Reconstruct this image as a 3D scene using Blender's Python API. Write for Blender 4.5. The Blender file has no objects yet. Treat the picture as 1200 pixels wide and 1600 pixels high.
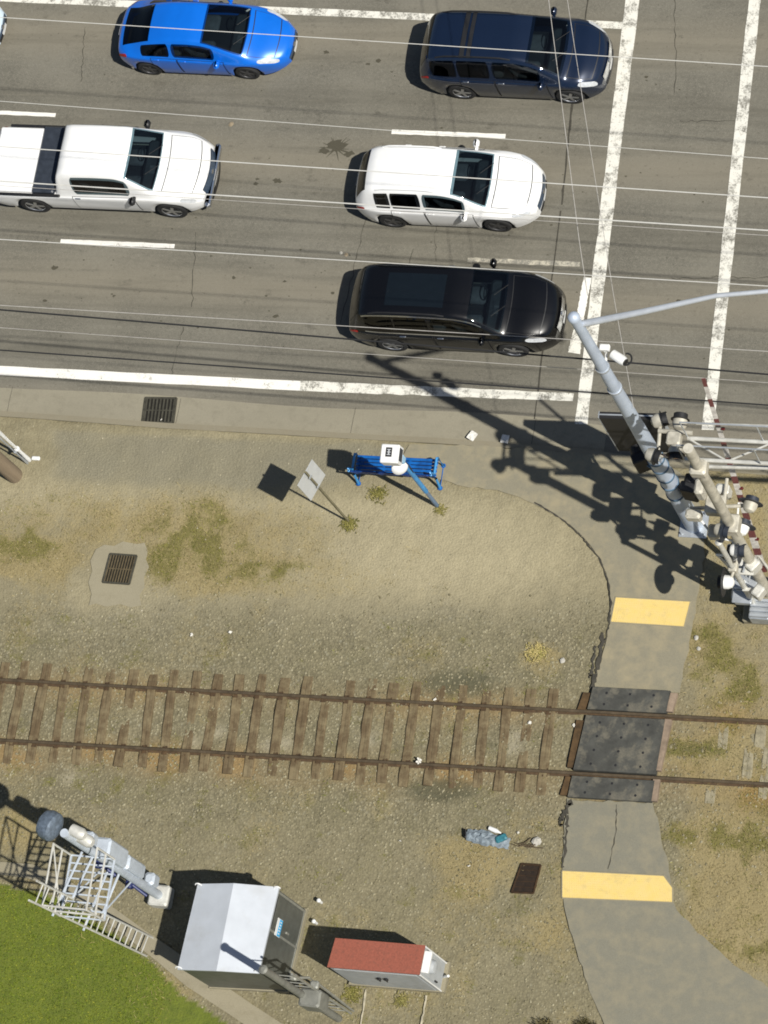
import bpy, math, random
import numpy as np
from mathutils import Vector, Matrix
random.seed(7); rng = np.random.default_rng(7)
sc = bpy.context.scene
COL = sc.collection
# ---------------------------------------------------------------- camera (a drone 73 m up, long lens, tilted 25 degrees)
F, NX, NY, H = 5200.0, 2150.0, 2650.0, 73.0
_n = np.array([NX-600, -(NY-800), -F]); _n /= np.linalg.norm(_n)
def _pc(u, v, h=0.0):
    r = np.array([u-600, -(v-800), -F]); return r*((H-h)/(r@_n))
_O = _pc(600, 800); _d = _pc(900, 620)-_pc(0, 577)
_X = _d/np.linalg.norm(_d); _Z = -_n; _Y = np.cross(_Z, _X)
R = np.array([_X, _Y, _Z]); CAM = R@(-_O)
def G(u, v, h=0.0):
    """survey point: the place at height h seen at this point of the photograph"""
    return Vector(R@(_pc(u, v, h)-_O))
def uv_of(P):
    c = (np.asarray(P, float)-CAM)@R
    return 600+F*c[..., 0]/-c[..., 2], 800-F*c[..., 1]/-c[..., 2]
cam = bpy.data.cameras.new('camera'); co = bpy.data.objects.new('camera', cam); COL.objects.link(co)
cam.sensor_fit = 'HORIZONTAL'; cam.sensor_width = 36; cam.lens = 36*F/1200; cam.clip_start = 1; cam.clip_end = 3000
M4 = Matrix(R.tolist()).to_4x4(); M4.translation = Vector(CAM); co.matrix_world = M4
sc.camera = co
# ---------------------------------------------------------------- light
EL, AZ = math.radians(54), math.radians(-24)
SUN = Vector((math.cos(EL)*math.cos(AZ), math.cos(EL)*math.sin(AZ), math.sin(EL)))
SH = Vector((SUN.x/SUN.z, SUN.y/SUN.z, 0))            # ground shift towards the sun per metre of height
w = bpy.data.worlds.new('World'); sc.world = w; w.use_nodes = True
nt = w.node_tree; sky = nt.nodes.new('ShaderNodeTexSky'); sky.sky_type = 'NISHITA'; sky.sun_disc = False
sky.sun_elevation = EL; sky.sun_rotation = math.atan2(SUN.x, SUN.y)
bg = nt.nodes['Background']; nt.links.new(sky.outputs[0], bg.inputs[0]); bg.inputs[1].default_value = 0.05
sl = bpy.data.lights.new('sun', 'SUN'); sl.energy = 5.0; sl.angle = math.radians(.5); sl.color = (1, .965, .89)
so = bpy.data.objects.new('sun', sl); COL.objects.link(so); so.rotation_euler = (-SUN).to_track_quat('-Z', 'Y').to_euler()
sc.view_settings.view_transform = 'Standard'; sc.view_settings.look = 'None'
sc.view_settings.exposure = 0.14; sc.cycles.filter_width = 1.8; sc.view_settings.gamma = 1
# ---------------------------------------------------------------- material helpers
class NT:
    def __init__(s, name):
        s.m = bpy.data.materials.new(name); s.m.use_nodes = True; s.t = s.m.node_tree
        s.b = s.t.nodes['Principled BSDF']
    def n(s, kind, **kw):
        nd = s.t.nodes.new('ShaderNode'+kind)
        for k, v in kw.items(): setattr(nd, k, v)
        return nd
    def l(s, a, b): s.t.links.new(a, b)
    def pos(s):
        return s.n('NewGeometry').outputs['Position']
    def objc(s): return s.n('TexCoord').outputs['Object']
    def mapv(s, v, sx=1, sy=1, sz=1):
        m = s.n('Mapping'); s.l(v, m.inputs[0]); m.inputs['Scale'].default_value = (sx, sy, sz); return m.outputs[0]
    def noise(s, v, scale, detail=3, rough=.55):
        t = s.n('TexNoise'); s.l(v, t.inputs['Vector']); t.inputs['Scale'].default_value = scale
        t.inputs['Detail'].default_value = detail; t.inputs['Roughness'].default_value = rough; return t.outputs['Fac']
    def ramp(s, f, a, b, lo=0., hi=1.):
        r = s.n('MapRange'); s.l(f, r.inputs[0])
        for i, x in zip((1, 2, 3, 4), (a, b, lo, hi)): r.inputs[i].default_value = x
        r.clamp = True; return r.outputs[0]
    def math(s, op, a, b):
        m = s.n('Math', operation=op)
        for i, x in enumerate((a, b)):
            if hasattr(x, 'links') or hasattr(x, 'is_linked'): s.l(x, m.inputs[i])
            else: m.inputs[i].default_value = x
        return m.outputs[0]
    def col(s, c):
        r = s.n('RGB'); r.outputs[0].default_value = (*c, 1); return r.outputs[0]
    def mix(s, f, a, b, mode='MIX'):
        m = s.n('Mix', data_type='RGBA', blend_type=mode)
        for sock, x in ((m.inputs[0], f), (m.inputs[6], a), (m.inputs[7], b)):
            if isinstance(x, (int, float)): sock.default_value = x
            elif isinstance(x, tuple): sock.default_value = (*x, 1)
            else: s.l(x, sock)
        return m.outputs[2]
    def bump(s, f, strength=.4, dist=.02):
        b = s.n('Bump'); b.inputs['Strength'].default_value = strength; b.inputs['Distance'].default_value = dist
        s.l(f, b.inputs['Height']); s.l(b.outputs[0], s.b.inputs['Normal'])
    def attr(s, name): return s.n('Attribute', attribute_name=name).outputs['Fac']
    def done(s, c=None, rough=.8, metal=0., **kw):
        if c is not None:
            if isinstance(c, tuple): s.b.inputs['Base Color'].default_value = (*c, 1)
            else: s.l(c, s.b.inputs['Base Color'])
        if isinstance(rough, (int, float)): s.b.inputs['Roughness'].default_value = rough
        else: s.l(rough, s.b.inputs['Roughness'])
        s.b.inputs['Metallic'].default_value = metal
        for k, v in kw.items(): s.b.inputs[k].default_value = v
        return s.m
def dark(c, k): return tuple(x*k for x in c)
_mc = {}
def mk(name, c, rough=.55, metal=0., var=.2, scale=6., bump=0., dirt=None, dk=.3, **kw):
    if name in _mc: return _mc[name]
    t = NT(name); v = t.objc(); f = t.noise(v, scale, 4, .6)
    cc = t.mix(t.ramp(f, .3, .7), dark(c, 1-var), dark(c, 1+var*.5))
    if dirt is not None:
        g = t.noise(t.mapv(v, 1, 1, .5), scale*.6, 5, .7)
        cc = t.mix(t.ramp(g, .5, .72, 0, dk), cc, dirt)
    if bump: t.bump(f, bump, .01)
    _mc[name] = t.done(cc, rough, metal, **kw); return _mc[name]
# ---------------------------------------------------------------- mesh helpers
class MB:
    def __init__(s): s.v = []; s.f = []; s.mi = []
    def add(s, vs, fs, mi=0):
        o = len(s.v); s.v += [tuple(x) for x in vs]; s.f += [tuple(i+o for i in f) for f in fs]; s.mi += [mi]*len(fs); return s
    def prism(s, pts, z0, z1, mi=0, taper=0.):
        n = len(pts); cx = sum(p[0] for p in pts)/n; cy = sum(p[1] for p in pts)/n
        a = 0
        for i in range(n): a += pts[i][0]*pts[(i+1) % n][1]-pts[(i+1) % n][0]*pts[i][1]
        if a < 0: pts = list(reversed(pts))
        lo = [(p[0], p[1], z0) for p in pts]
        hi = [(cx+(p[0]-cx)*(1-taper), cy+(p[1]-cy)*(1-taper), z1) for p in pts]
        fs = [tuple(range(n-1, -1, -1)), tuple(range(n, 2*n))]+[(i, (i+1) % n, n+(i+1) % n, n+i) for i in range(n)]
        return s.add(lo+hi, fs, mi)
    def box(s, c, size, rot=None, mi=0, bev=0.):
        x, y, z = (a/2 for a in size); b = min(bev, x*.9, y*.9, z*.9)
        if b <= 0:
            vs = [Vector((i*x, j*y, k*z)) for k in (-1, 1) for j in (-1, 1) for i in (-1, 1)]
            fs = [(0, 2, 3, 1), (4, 5, 7, 6), (0, 1, 5, 4), (2, 6, 7, 3), (0, 4, 6, 2), (1, 3, 7, 5)]
        else:
            ring = [(x-b, -y), (x, -y+b), (x, y-b), (x-b, y), (-x+b, y), (-x, y-b), (-x, -y+b), (-x+b, -y)]
            inn = [(px-math.copysign(b, px), py-math.copysign(b, py)) for px, py in ring]
            vs = [Vector((*p, -z)) for p in inn]+[Vector((*p, -z+b)) for p in ring]+[Vector((*p, z-b)) for p in ring]+[Vector((*p, z)) for p in inn]
            fs = [tuple(range(7, -1, -1)), tuple(range(24, 32))]
            for r in range(3):
                for i in range(8):
                    j = (i+1) % 8; fs.append((r*8+i, r*8+j, r*8+8+j, r*8+8+i))
        if rot is not None: vs = [rot@v for v in vs]
        return s.add([v+Vector(c) for v in vs], fs, mi)
    def tube(s, p0, p1, r0, r1=None, n=10, mi=0, cap=True):
        r1 = r0 if r1 is None else r1; p0 = Vector(p0); p1 = Vector(p1); d = (p1-p0)
        q = d.to_track_quat('Z', 'Y'); vs = []
        for p, r in ((p0, r0), (p1, r1)):
            for i in range(n):
                a = 2*math.pi*i/n; vs.append(p+q@Vector((r*math.cos(a), r*math.sin(a), 0)))
        fs = [(i, (i+1) % n, n+(i+1) % n, n+i) for i in range(n)]
        if cap: fs += [tuple(range(n-1, -1, -1)), tuple(range(n, 2*n))]
        return s.add(vs, fs, mi)
    def path(s, pts, r, n=8, mi=0):
        pts = [Vector(p) for p in pts]; vs = []; fs = []
        rr = r if isinstance(r, (list, tuple)) else [r]*len(pts)
        for k, p in enumerate(pts):
            t = (pts[min(k+1, len(pts)-1)]-pts[max(k-1, 0)]).normalized(); q = t.to_track_quat('Z', 'Y')
            for i in range(n):
                a = 2*math.pi*i/n; vs.append(p+q@Vector((rr[k]*math.cos(a), rr[k]*math.sin(a), 0)))
        for k in range(len(pts)-1):
            for i in range(n): fs.append((k*n+i, k*n+(i+1) % n, (k+1)*n+(i+1) % n, (k+1)*n+i))
        fs += [tuple(range(n-1, -1, -1)), tuple(range((len(pts)-1)*n, len(pts)*n))]
        return s.add(vs, fs, mi)
    def lathe(s, base, axis, prof, n=20, mi=0):
        """prof: list of (distance along the axis, radius)"""
        q = Vector(axis).to_track_quat('Z', 'Y'); base = Vector(base); vs = []; fs = []
        for z, r in prof:
            for i in range(n):
                a = 2*math.pi*i/n; vs.append(base+q@Vector((r*math.cos(a), r*math.sin(a), z)))
        for k in range(len(prof)-1):
            for i in range(n): fs.append((k*n+i, k*n+(i+1) % n, (k+1)*n+(i+1) % n, (k+1)*n+i))
        fs += [tuple(range(n-1, -1, -1)), tuple(range((len(prof)-1)*n, len(prof)*n))]
        return s.add(vs, fs, mi)
    def build(s, name, mats, parent=None, local=False, smooth=False, ang=35):
        me = bpy.data.meshes.new(name); off = Vector((0, 0, 0))
        if parent is not None and not local:
            r = parent
            while r.parent: r = r.parent
            off = r.location
        me.from_pydata([Vector(v)-off for v in s.v], [], s.f)
        for m in (mats if isinstance(mats, (list, tuple)) else [mats]): me.materials.append(m)
        if any(s.mi): me.polygons.foreach_set('material_index', s.mi)
        if smooth:
            me.polygons.foreach_set('use_smooth', [True]*len(me.polygons))
            try: me.set_sharp_from_angle(angle=math.radians(ang))
            except Exception: pass
        me.update()
        o = bpy.data.objects.new(name, me); COL.objects.link(o)
        if parent is not None: o.parent = parent
        return o
def tag(o, label=None, cat=None, group=None, kind=None):
    if label: o['label'] = label
    if cat: o['category'] = cat
    if group: o['group'] = group
    if kind: o['kind'] = kind
    return o
def thing(name, label, cat, loc, group=None, rz=0.):
    o = bpy.data.objects.new(name, None); COL.objects.link(o); o.location = loc; o.rotation_euler = (0, 0, rz)
    o.empty_display_size = .2
    return tag(o, label, cat, group)
def poly(px, h): return [G(u, v, h) for u, v in px]
def sheet(name, pts, mat, kind='structure', thick=.0):
    m = MB(); n = len(pts); a = sum(pts[i][0]*pts[(i+1) % n][1]-pts[(i+1) % n][0]*pts[i][1] for i in range(n))
    if a < 0: pts = list(reversed(pts))
    if thick: m.prism([(p[0], p[1]) for p in pts], pts[0][2]-thick, pts[0][2])
    else: m.add(pts, [tuple(range(n))])
    o = m.build(name, mat)
    if kind: o['kind'] = kind
    return o
def smooth(a, b, x):
    t = np.clip((x-a)/(b-a), 0, 1); return t*t*(3-2*t)
def pl(pts, x):
    xs, ys = zip(*pts); return np.interp(x, xs, ys)
RZ = -0.10                                             # road level, a kerb's height below the pavement
# ---------------------------------------------------------------- ground
KERB = [(-40., 2.2), (-17.8, 2.13), (-10.55, 2.06), (-6.18, 1.97), (1.65, 1.94), (4.53, 1.89), (6.76, 1.66), (9.23, 1.59), (14, 1.5), (40, 1.4)]
def kerb_y(x): return pl(KERB, x)
def inpoly(px, U, V):
    ins = np.zeros(U.shape, bool); j = len(px)-1
    for i in range(len(px)):
        xi, yi = px[i]; xj, yj = px[j]
        c = ((yi > V) != (yj > V)) & (U < (xj-xi)*(V-yi)/((yj-yi) if yj != yi else 1e-9)+xi)
        ins ^= c; j = i
    return ins
LAWN = [(-900, 1340), (0, 1374), (60, 1388), (110, 1412), (150, 1440), (200, 1474), (235, 1502), (290, 1560), (372, 1604), (470, 1700), (300, 2200), (-900, 2200)]
def blob(U, V, cu, cv, su, sv): return np.exp(-(((U-cu)/su)**2+((V-cv)/sv)**2))
def lattice(x, y, s, seed):
    """smooth value noise for uneven ground and patchy growth"""
    r = np.random.default_rng(seed).random((97, 97)); X = np.asarray(x)/s; Y = np.asarray(y)/s
    ix = np.floor(X).astype(int); iy = np.floor(Y).astype(int); fx = X-ix; fy = Y-iy
    fx = fx*fx*(3-2*fx); fy = fy*fy*(3-2*fy); g = lambda a, b: r[a % 97, b % 97]
    return (g(ix, iy)*(1-fx)+g(ix+1, iy)*fx)*(1-fy)+(g(ix, iy+1)*(1-fx)+g(ix+1, iy+1)*fx)*fy
def masks(x, y):
    P = np.stack([x, y, np.zeros_like(x)], -1); U, V = uv_of(P)
    n1 = lattice(x, y, .9, 1); n2 = lattice(x, y, .35, 2)
    wob = (n1-.5)*50+(n2-.5)*26
    right = smooth(1035, 1090, U+wob*.4)*smooth(690, 760, V)
    grav = smooth(915, 985, V+wob)*(1-right)
    grav = grav*(1-.35*smooth(1230, 1330, V+wob))
    track = smooth(-8.6, -7.6, y+.02*x+(n2-.5)*.5)*(1-smooth(-4., -3.2, y+(n2-.5)*.5))
    grav = np.maximum(grav, track*(1-right*.7))
    straw = .75*blob(U, V, 270, 820, 210, 38)+.9*blob(U, V, 330, 880, 120, 45)+.7*blob(U, V, 60, 870, 90, 35)+.9*blob(U, V, 842, 1022, 38, 22)
    straw += .7*blob(U, V, 40, 1290, 160, 40)+.75*blob(U, V, 760, 1350, 80, 50)+.5*blob(U, V, 900, 1330, 30, 60)+.6*blob(U, V, 880, 1450, 50, 90)
    straw += .5*blob(U, V, 620, 1560, 120, 40)+.3*blob(U, V, 200, 800, 300, 60)+.45*blob(U, V, 500, 905, 150, 40)
    straw += right*(.55+.5*blob(U, V, 1130, 1180, 90, 40)+.4*blob(U, V, 1130, 1430, 60, 80)+.4*blob(U, V, 1150, 1330, 80, 100))
    straw += .9*blob(U, V, 255, 1545, 60, 40)+.7*blob(U, V, 60, 1380, 90, 12)
    straw += .28*smooth(.52, .8, n1)*smooth(760, 900, V)
    green = 1.1*blob(U, V, 20, 850, 60, 22)+1.1*blob(U, V, 300, 832, 62, 32)+.9*blob(U, V, 350, 872, 50, 30)+.8*blob(U, V, 455, 892, 32, 14)+.75*blob(U, V, 262, 880, 40, 34)+.45*blob(U, V, 400, 895, 60, 20)
    green += .4*blob(U, V, 120, 968, 90, 12)+.75*right*smooth(.35, .8, n1)*smooth(930, 1010, V)+.5*blob(U, V, 1110, 1440, 14, 40)
    green += .45*blob(U, V, 548, 1550, 25, 20)+.45*blob(U, V, 625, 1560, 15, 16)+.3*blob(U, V, 150, 1230, 200, 20)
    green += .7*blob(U, V, 200, 815, 260, 45)*n1+.3*smooth(.5, .85, n2)*smooth(940, 1000, V)
    green = green*(.5+.75*smooth(.3, .62, n2))
    light = 1.*blob(U, V, 720, 850, 230, 80)+.7*blob(U, V, 80, 775, 230, 38)+.6*blob(U, V, 470, 795, 260, 22)+.45*blob(U, V, 600, 900, 300, 60)+.5*blob(U, V, 180, 930, 120, 50)
    light += .4*blob(U, V, 420, 680, 500, 8)+.5*right*blob(U, V, 1150, 800, 90, 110)
    oil = .95*blob(U, V, 715, 1068, 75, 26)+.95*blob(U, V, 690, 1234, 75, 24)+.35*blob(U, V, 60, 1240, 140, 20)
    oil = oil+.42*np.clip(track*smooth(.45, .75, n2)*np.exp(-((y+5.55-.03*x)/.5)**4), 0, 1)
    light = light+sum(.9*blob(U, V, u_, v_, 14, 10) for u_, v_ in ((298, 1160), (338, 1142), (420, 1165), (445, 1160), (575, 1155), (800, 1170), (806, 1150), (110, 1215)))
    rust = track*(.25+.75*smooth(.35, .75, n1))*(1.15*np.exp(-((y+6.42-.03*x)/.4)**2)+.6*np.exp(-((y+4.75-.03*x)/.4)**2))
    pathm = smooth(70, 105, U+wob*.5)*(1-smooth(640, 720, U+wob*.3))*smooth(0, 10, V-(664+.045*U)+wob*.12)*(1-smooth(-8, 12, V-pl([(0, 748), (300, 752), (480, 768), (560, 740), (640, 722), (700, 745)], U)+wob*.3))*.95
    lawn = inpoly(LAWN, U+wob*.45, V+wob*.45).astype(float)
    return [np.clip(a*(.45+1.1*(.5*n1+.5*n2)) if i in (1, 2) else a, 0, 1) for i, a in enumerate((grav, straw, green, light, oil, rust, pathm, lawn))]
MN = ('gravel', 'straw', 'green', 'light', 'oil', 'rust', 'worn', 'lawn')
def axis(a, b, step, far):
    c = list(np.arange(a, b+1e-6, step)); k = step; lo = a; hi = b; L1 = []; L2 = []
    while lo > -far: k *= 1.35; lo -= k; hi += k; L1.append(lo); L2.append(hi)
    return np.array(L1[::-1]+c+L2)
gx = axis(-15, 14, .1, 700); gy = axis(-17, 6, .1, 700)
GX, GY = np.meshgrid(gx, gy)
def ground_h(x, y):
    k = kerb_y(x)
    flat = (lattice(x, y, .8, 3)-.5)*.05+(lattice(x, y, .27, 4)-.5)*.035-.035
    return np.where(y > k-.03, RZ-.06, flat)
GZ = ground_h(GX, GY)
def build_ground():
    ny, nx = GX.shape; V = np.stack([GX, GY, GZ], -1).reshape(-1, 3)
    i = np.arange((ny-1)*(nx-1)); r = i//(nx-1); c = i % (nx-1); a = r*nx+c
    Fq = np.stack([a, a+1, a+nx+1, a+nx], -1)
    me = bpy.data.meshes.new('ground'); me.vertices.add(len(V)); me.vertices.foreach_set('co', V.ravel())
    me.loops.add(Fq.size); me.loops.foreach_set('vertex_index', Fq.ravel().astype(np.int32))
    me.polygons.add(len(Fq)); me.polygons.foreach_set('loop_start', np.arange(0, Fq.size, 4).astype(np.int32))
    me.polygons.foreach_set('use_smooth', np.ones(len(Fq), bool)); me.update(calc_edges=True)
    for nme, m in zip(MN, masks(V[:, 0], V[:, 1])):
        at = me.attributes.new(nme, 'FLOAT', 'POINT'); at.data.foreach_set('value', m.astype(np.float32))
    t = NT('bare_ground'); p = t.pos()
    fine = t.noise(p, 38, 3, .75); mid = t.noise(p, 7, 4, .65); big = t.noise(p, .9, 4, .6); spk = t.noise(p, 95, 2, .8)
    c = t.mix(t.ramp(mid, .3, .7), (.198, .169, .098), (.292, .256, .158))
    c = t.mix(t.ramp(big, .35, .65, 0, .6), c, (.225, .197, .12))
    c = t.mix(t.math('MULTIPLY', t.attr('light'), t.ramp(mid, .2, .7, .55, 1)), c, (.39, .34, .215))
    c = t.mix(t.math('MULTIPLY', t.attr('worn'), t.ramp(big, .3, .7, .95, .6)), c, t.mix(fine, (.165, .152, .106), (.27, .248, .176)))
    vor = t.n('TexVoronoi'); t.l(p, vor.inputs['Vector']); vor.inputs['Scale'].default_value = 17
    sep = t.n('SeparateColor'); t.l(vor.outputs['Color'], sep.inputs[0])
    stone = t.mix(sep.outputs[0], (.155, .136, .078), (.282, .250, .154))
    stone = t.mix(t.ramp(sep.outputs[1], .9, 1), stone, (.33, .31, .22))
    stone = t.mix(t.ramp(big, .4, .7, 0, .6), stone, (.19, .170, .090))
    stone = t.mix(t.ramp(vor.outputs['Distance'], .3, .65, 0, .5), stone, (.085, .074, .045))
    c0 = c; c = t.mix(t.math('MULTIPLY', t.attr('gravel'), t.ramp(t.noise(p, 3, 4, .7), .25, .6, .45, 1)), c, stone)
    c = t.mix(t.math('MULTIPLY', t.math('MULTIPLY', t.attr('gravel'), t.attr('light')), .5), c, (.42, .38, .28))
    st = t.mix(t.noise(t.mapv(p, 60, 14, 30), 1, 4, .7), (.17, .125, .05), (.40, .33, .16))
    c = t.mix(t.ramp(t.math('ADD', t.attr('straw'), t.math('MULTIPLY', t.math('SUBTRACT', mid, .5), .9)), .25, .8, 0, .85), c, st)
    gr = t.mix(t.noise(p, 26, 4, .7), (.05, .052, .008), (.21, .185, .04))
    c = t.mix(t.ramp(t.math('ADD', t.attr('green'), t.math('MULTIPLY', t.math('SUBTRACT', t.noise(p, 4.5, 5, .75), .5), 2.2)), .35, 1.0, 0, .85), c, gr)
    c = t.mix(t.math('MULTIPLY', t.attr('rust'), .7), c, (.29, .18, .065))
    c = t.mix(t.ramp(t.math('ADD', t.attr('oil'), t.math('MULTIPLY', t.math('SUBTRACT', mid, .5), .9)), .3, .75, 0, .75), c, (.065, .065, .036))
    c = t.mix(t.attr('lawn'), c, t.mix(mid, (.05, .085, .004), (.17, .20, .012)))
    c = t.mix(t.ramp(fine, .3, .7, .35, 0), c, (.07, .06, .035)); c = t.mix(t.ramp(spk, .6, .8, 0, .35), c, (.46, .42, .30))
    t.bump(t.math('ADD', t.math('MULTIPLY', fine, .6), t.math('MULTIPLY', vor.outputs['Distance'], .8)), .55, .03)
    me.materials.append(t.done(c, .95)); o = bpy.data.objects.new('ground', me); COL.objects.link(o); o['kind'] = 'structure'
build_ground()
# ---------------------------------------------------------------- road, gutter, kerb, paths
def asphalt(name, base=(.152, .142, .113), lane=True, k=1.):
    t = NT(name); p = t.pos()
    fine = t.noise(p, 60, 2, .8); mid = t.noise(p, 5, 5, .65); big = t.noise(p, .5, 4, .6)
    streak = t.noise(t.mapv(p, .16, 2.6, 1), 1, 5, .65); s2 = t.noise(t.mapv(p, .5, 9, 1), 1, 4, .7)
    rgh = t.noise(p, 27, 3, .8)
    c = t.mix(t.ramp(fine, .3, .7), dark(base, .5), dark(base, 1.5)); c = t.mix(t.ramp(rgh, .32, .68, .55, 0), c, dark(base, .45)); c = t.mix(t.ramp(rgh, .55, .72, 0, .35), c, dark(base, 1.7))
    g2 = t.noise(p, 11, 4, .8); c = t.mix(t.ramp(g2, .5, .68, 0, .5), c, dark(base, .5)); c = t.mix(t.ramp(g2, .3, .46, .4, 0), c, dark(base, 1.5))
    c = t.mix(t.ramp(big, .35, .65, 0, .5), c, dark(base, 1.3))
    if lane:
        sx = t.n('SeparateXYZ'); t.l(p, sx.inputs[0])
        yy = t.math('ADD', sx.outputs[1], t.math('MULTIPLY', streak, .5))
        ph = t.math('PINGPONG', t.math('SUBTRACT', yy, 5.95), 1.75)      # 0 on the lane lines, 1.75 in mid-lane
        c = t.mix(t.ramp(ph, .1, .9, .6, 0), c, (.200, .178, .132))
        c = t.mix(t.math('MULTIPLY', t.ramp(ph, 1.2, 1.7, 0, .4), t.ramp(streak, .3, .6)), c, (.088, .081, .062))
    c = t.mix(t.ramp(streak, .5, .75, 0, .5), c, (.082, .076, .058)); c = t.mix(t.ramp(s2, .55, .8, 0, .4), c, (.20, .18, .135))
    c = t.mix(t.ramp(t.noise(t.mapv(p, .8, 1.6, 1), 1.7, 5, .75), .6, .72, 0, .55), c, (.055, .05, .038))
    c = t.mix(t.ramp(t.noise(p, 13, 3, .7), .62, .74, 0, .6), c, (.05, .045, .035))
    c = t.mix(t.ramp(t.noise(p, 85, 1, .6), .68, .8, 0, .4), c, (.36, .33, .26))
    t.bump(fine, .35, .01); return t.done(c, .9)
ROAD = asphalt('road_asphalt')
xs = np.concatenate([[-700, -60], np.arange(-40, 41, 1.), [60, 700]])
def band(name, lo, hi, z, mat, x0=None, x1=None, kind='structure'):
    m = MB(); X = [x for x in xs if (x0 is None or x >= x0) and (x1 is None or x <= x1)]
    if x0 is not None and x0 not in X: X = [x0]+X
    if x1 is not None and x1 not in X: X = X+[x1]
    vs = []
    for x in X: vs += [(x, lo(x), z), (x, hi(x), z)]
    m.add(vs, [(2*i, 2*i+2, 2*i+3, 2*i+1) for i in range(len(X)-1)])
    o = m.build(name, mat)
    if kind: o['kind'] = kind
    return o
band('road', lambda x: kerb_y(x)+.02, lambda x: 60., RZ, ROAD)
def concrete(name, base, dk=(.12, .11, .08)):
    t = NT(name); p = t.pos(); mid = t.noise(p, 4, 5, .7); fine = t.noise(p, 55, 3, .8); big = t.noise(t.mapv(p, .5, 1.5, 1), 1, 4, .6)
    c = t.mix(t.ramp(fine, .25, .75), dark(base, .78), dark(base, 1.15)); c = t.mix(t.ramp(mid, .5, .75, 0, .5), c, dk)
    c = t.mix(t.ramp(big, .4, .65, 0, .4), c, dark(base, .8)); t.bump(fine, .25, .01); return t.done(c, .9)
GUT = concrete('gutter_concrete', (.25, .228, .168), (.15, .135, .095))
band('gutter', lambda x: kerb_y(x)+.05, lambda x: kerb_y(x)+.72+.05*math.sin(x*.7), RZ+.004, GUT, -40, 5.2)
KC = concrete('kerb_concrete', (.225, .2, .14), (.2, .165, .1))
def kerb():
    m = MB(); vs = []; X = list(np.arange(-40, 41, 1.))
    for x in X:
        k = kerb_y(x); z = .006+.012*math.sin(x*1.3)
        vs += [(x, k-.12, z-.12), (x, k-.12, z), (x, k+.02, z), (x, k+.06, RZ-.03)]
    fs = [(4*i+j, 4*i+j+1, 4*i+j+5, 4*i+j+4) for i in range(len(X)-1) for j in range(3)]
    m.add(vs, fs); m.build('kerb', KC)['kind'] = 'structure'
kerb()
JOINT = mk('joint_dark', (.055, .05, .038), .95, var=.4, scale=9)
def ribbon(m, pts, wdt, z, jit=0.):
    """a flat strip along pts (world xy)"""
    P = [Vector((p[0], p[1], 0)) for p in pts]; vs = []
    for i, p in enumerate(P):
        t = (P[min(i+1, len(P)-1)]-P[max(i-1, 0)]).normalized(); nrm = Vector((-t.y, t.x, 0))
        ww = (wdt if not isinstance(wdt, (list, tuple)) else wdt[i])*(1+random.uniform(-jit, jit))/2
        vs += [p-nrm*ww+Vector((0, 0, z)), p+nrm*ww+Vector((0, 0, z))]
    m.add(vs, [(2*i, 2*i+2, 2*i+3, 2*i+1) for i in range(len(P)-1)])
def densify(pts, n=8, jit=0.):
    out = []
    for a, b in zip(pts[:-1], pts[1:]):
        for i in range(n):
            t = i/n; p = Vector(a)*(1-t)+Vector(b)*t
            out.append(p+Vector((random.uniform(-jit, jit), random.uniform(-jit, jit), 0)))
    return out+[Vector(pts[-1])]
jm = MB()
for x in np.arange(-38, 5, 4.6):
    k = kerb_y(x); ribbon(jm, densify([(x, k+.04, 0), (x+.02, k+.72, 0)], 5, .006), .01, RZ+.008)
for a, b in (((925, -40), (893, 170)), ((893, 170), (878, 320)), ((876, 330), (835, 655))):
    ribbon(jm, densify([G(*a, RZ), G(*b, RZ)], 14, .012), .045 if a[1] < 300 else .03, RZ+.008, .5)
for k in range(9):
    x0, y0 = random.uniform(-11, 7), random.uniform(3, 12); L = random.uniform(1.2, 4); a = random.choice([.05, -.04, 1.5, 1.7])
    ribbon(jm, densify([Vector((x0, y0, 0)), Vector((x0+math.cos(a)*L*.5, y0+math.sin(a)*L*.5+random.uniform(-.1, .1), 0)), Vector((x0+math.cos(a)*L, y0+math.sin(a)*L, 0))], 9, .035), .014, RZ+.007, .6)
jm.build('road_joints', JOINT)['kind'] = 'structure'
# sidewalk and crossing path
def path_mat(name, base, dusty):
    t = NT(name); p = t.pos(); fine = t.noise(p, 60, 3, .8); mid = t.noise(p, 3, 5, .65); big = t.noise(p, .8, 4, .6)
    c = t.mix(t.ramp(fine, .25, .75), dark(base, .74), dark(base, 1.22)); c = t.mix(t.ramp(big, .3, .7, 0, .45), c, dark(base, .8))
    c = t.mix(t.ramp(t.math('ADD', mid, t.math('MULTIPLY', big, .6)), .72, 1.0, 0, dusty), c, (.29, .25, .16))
    c = t.mix(t.ramp(t.noise(p, 85, 1, .6), .7, .8, 0, .35), c, (.4, .37, .3)); t.bump(fine, .35, .01)
    return t.done(c, .92)
SW = path_mat('sidewalk_asphalt', (.225, .205, .145), .85)
SIDE = [(640, 695), (720, 695), (900, 707), (1040, 727), (1078, 745), (1098, 800), (1100, 870), (1090, 935), (1082, 982), (1062, 1082), (925, 1079), (935, 1040), (950, 985), (956, 940), (948, 893), (925, 855), (898, 826), (850, 795), (790, 768), (715, 757), (672, 744), (655, 728), (628, 715)]
def rough(px, h, j=.03):
    P = poly(px, h); out = []
    for a, q in zip(P, P[1:]+P[:1]):
        k = max(1, int((q-a).length/.16))
        for i in range(k): out.append(a.lerp(q, i/k)+Vector((random.uniform(-j, j), random.uniform(-j, j), 0)))
    return out
sheet('sidewalk', rough(SIDE, .012), SW)
LP = path_mat('path_asphalt', (.192, .182, .138), .45)
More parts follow.
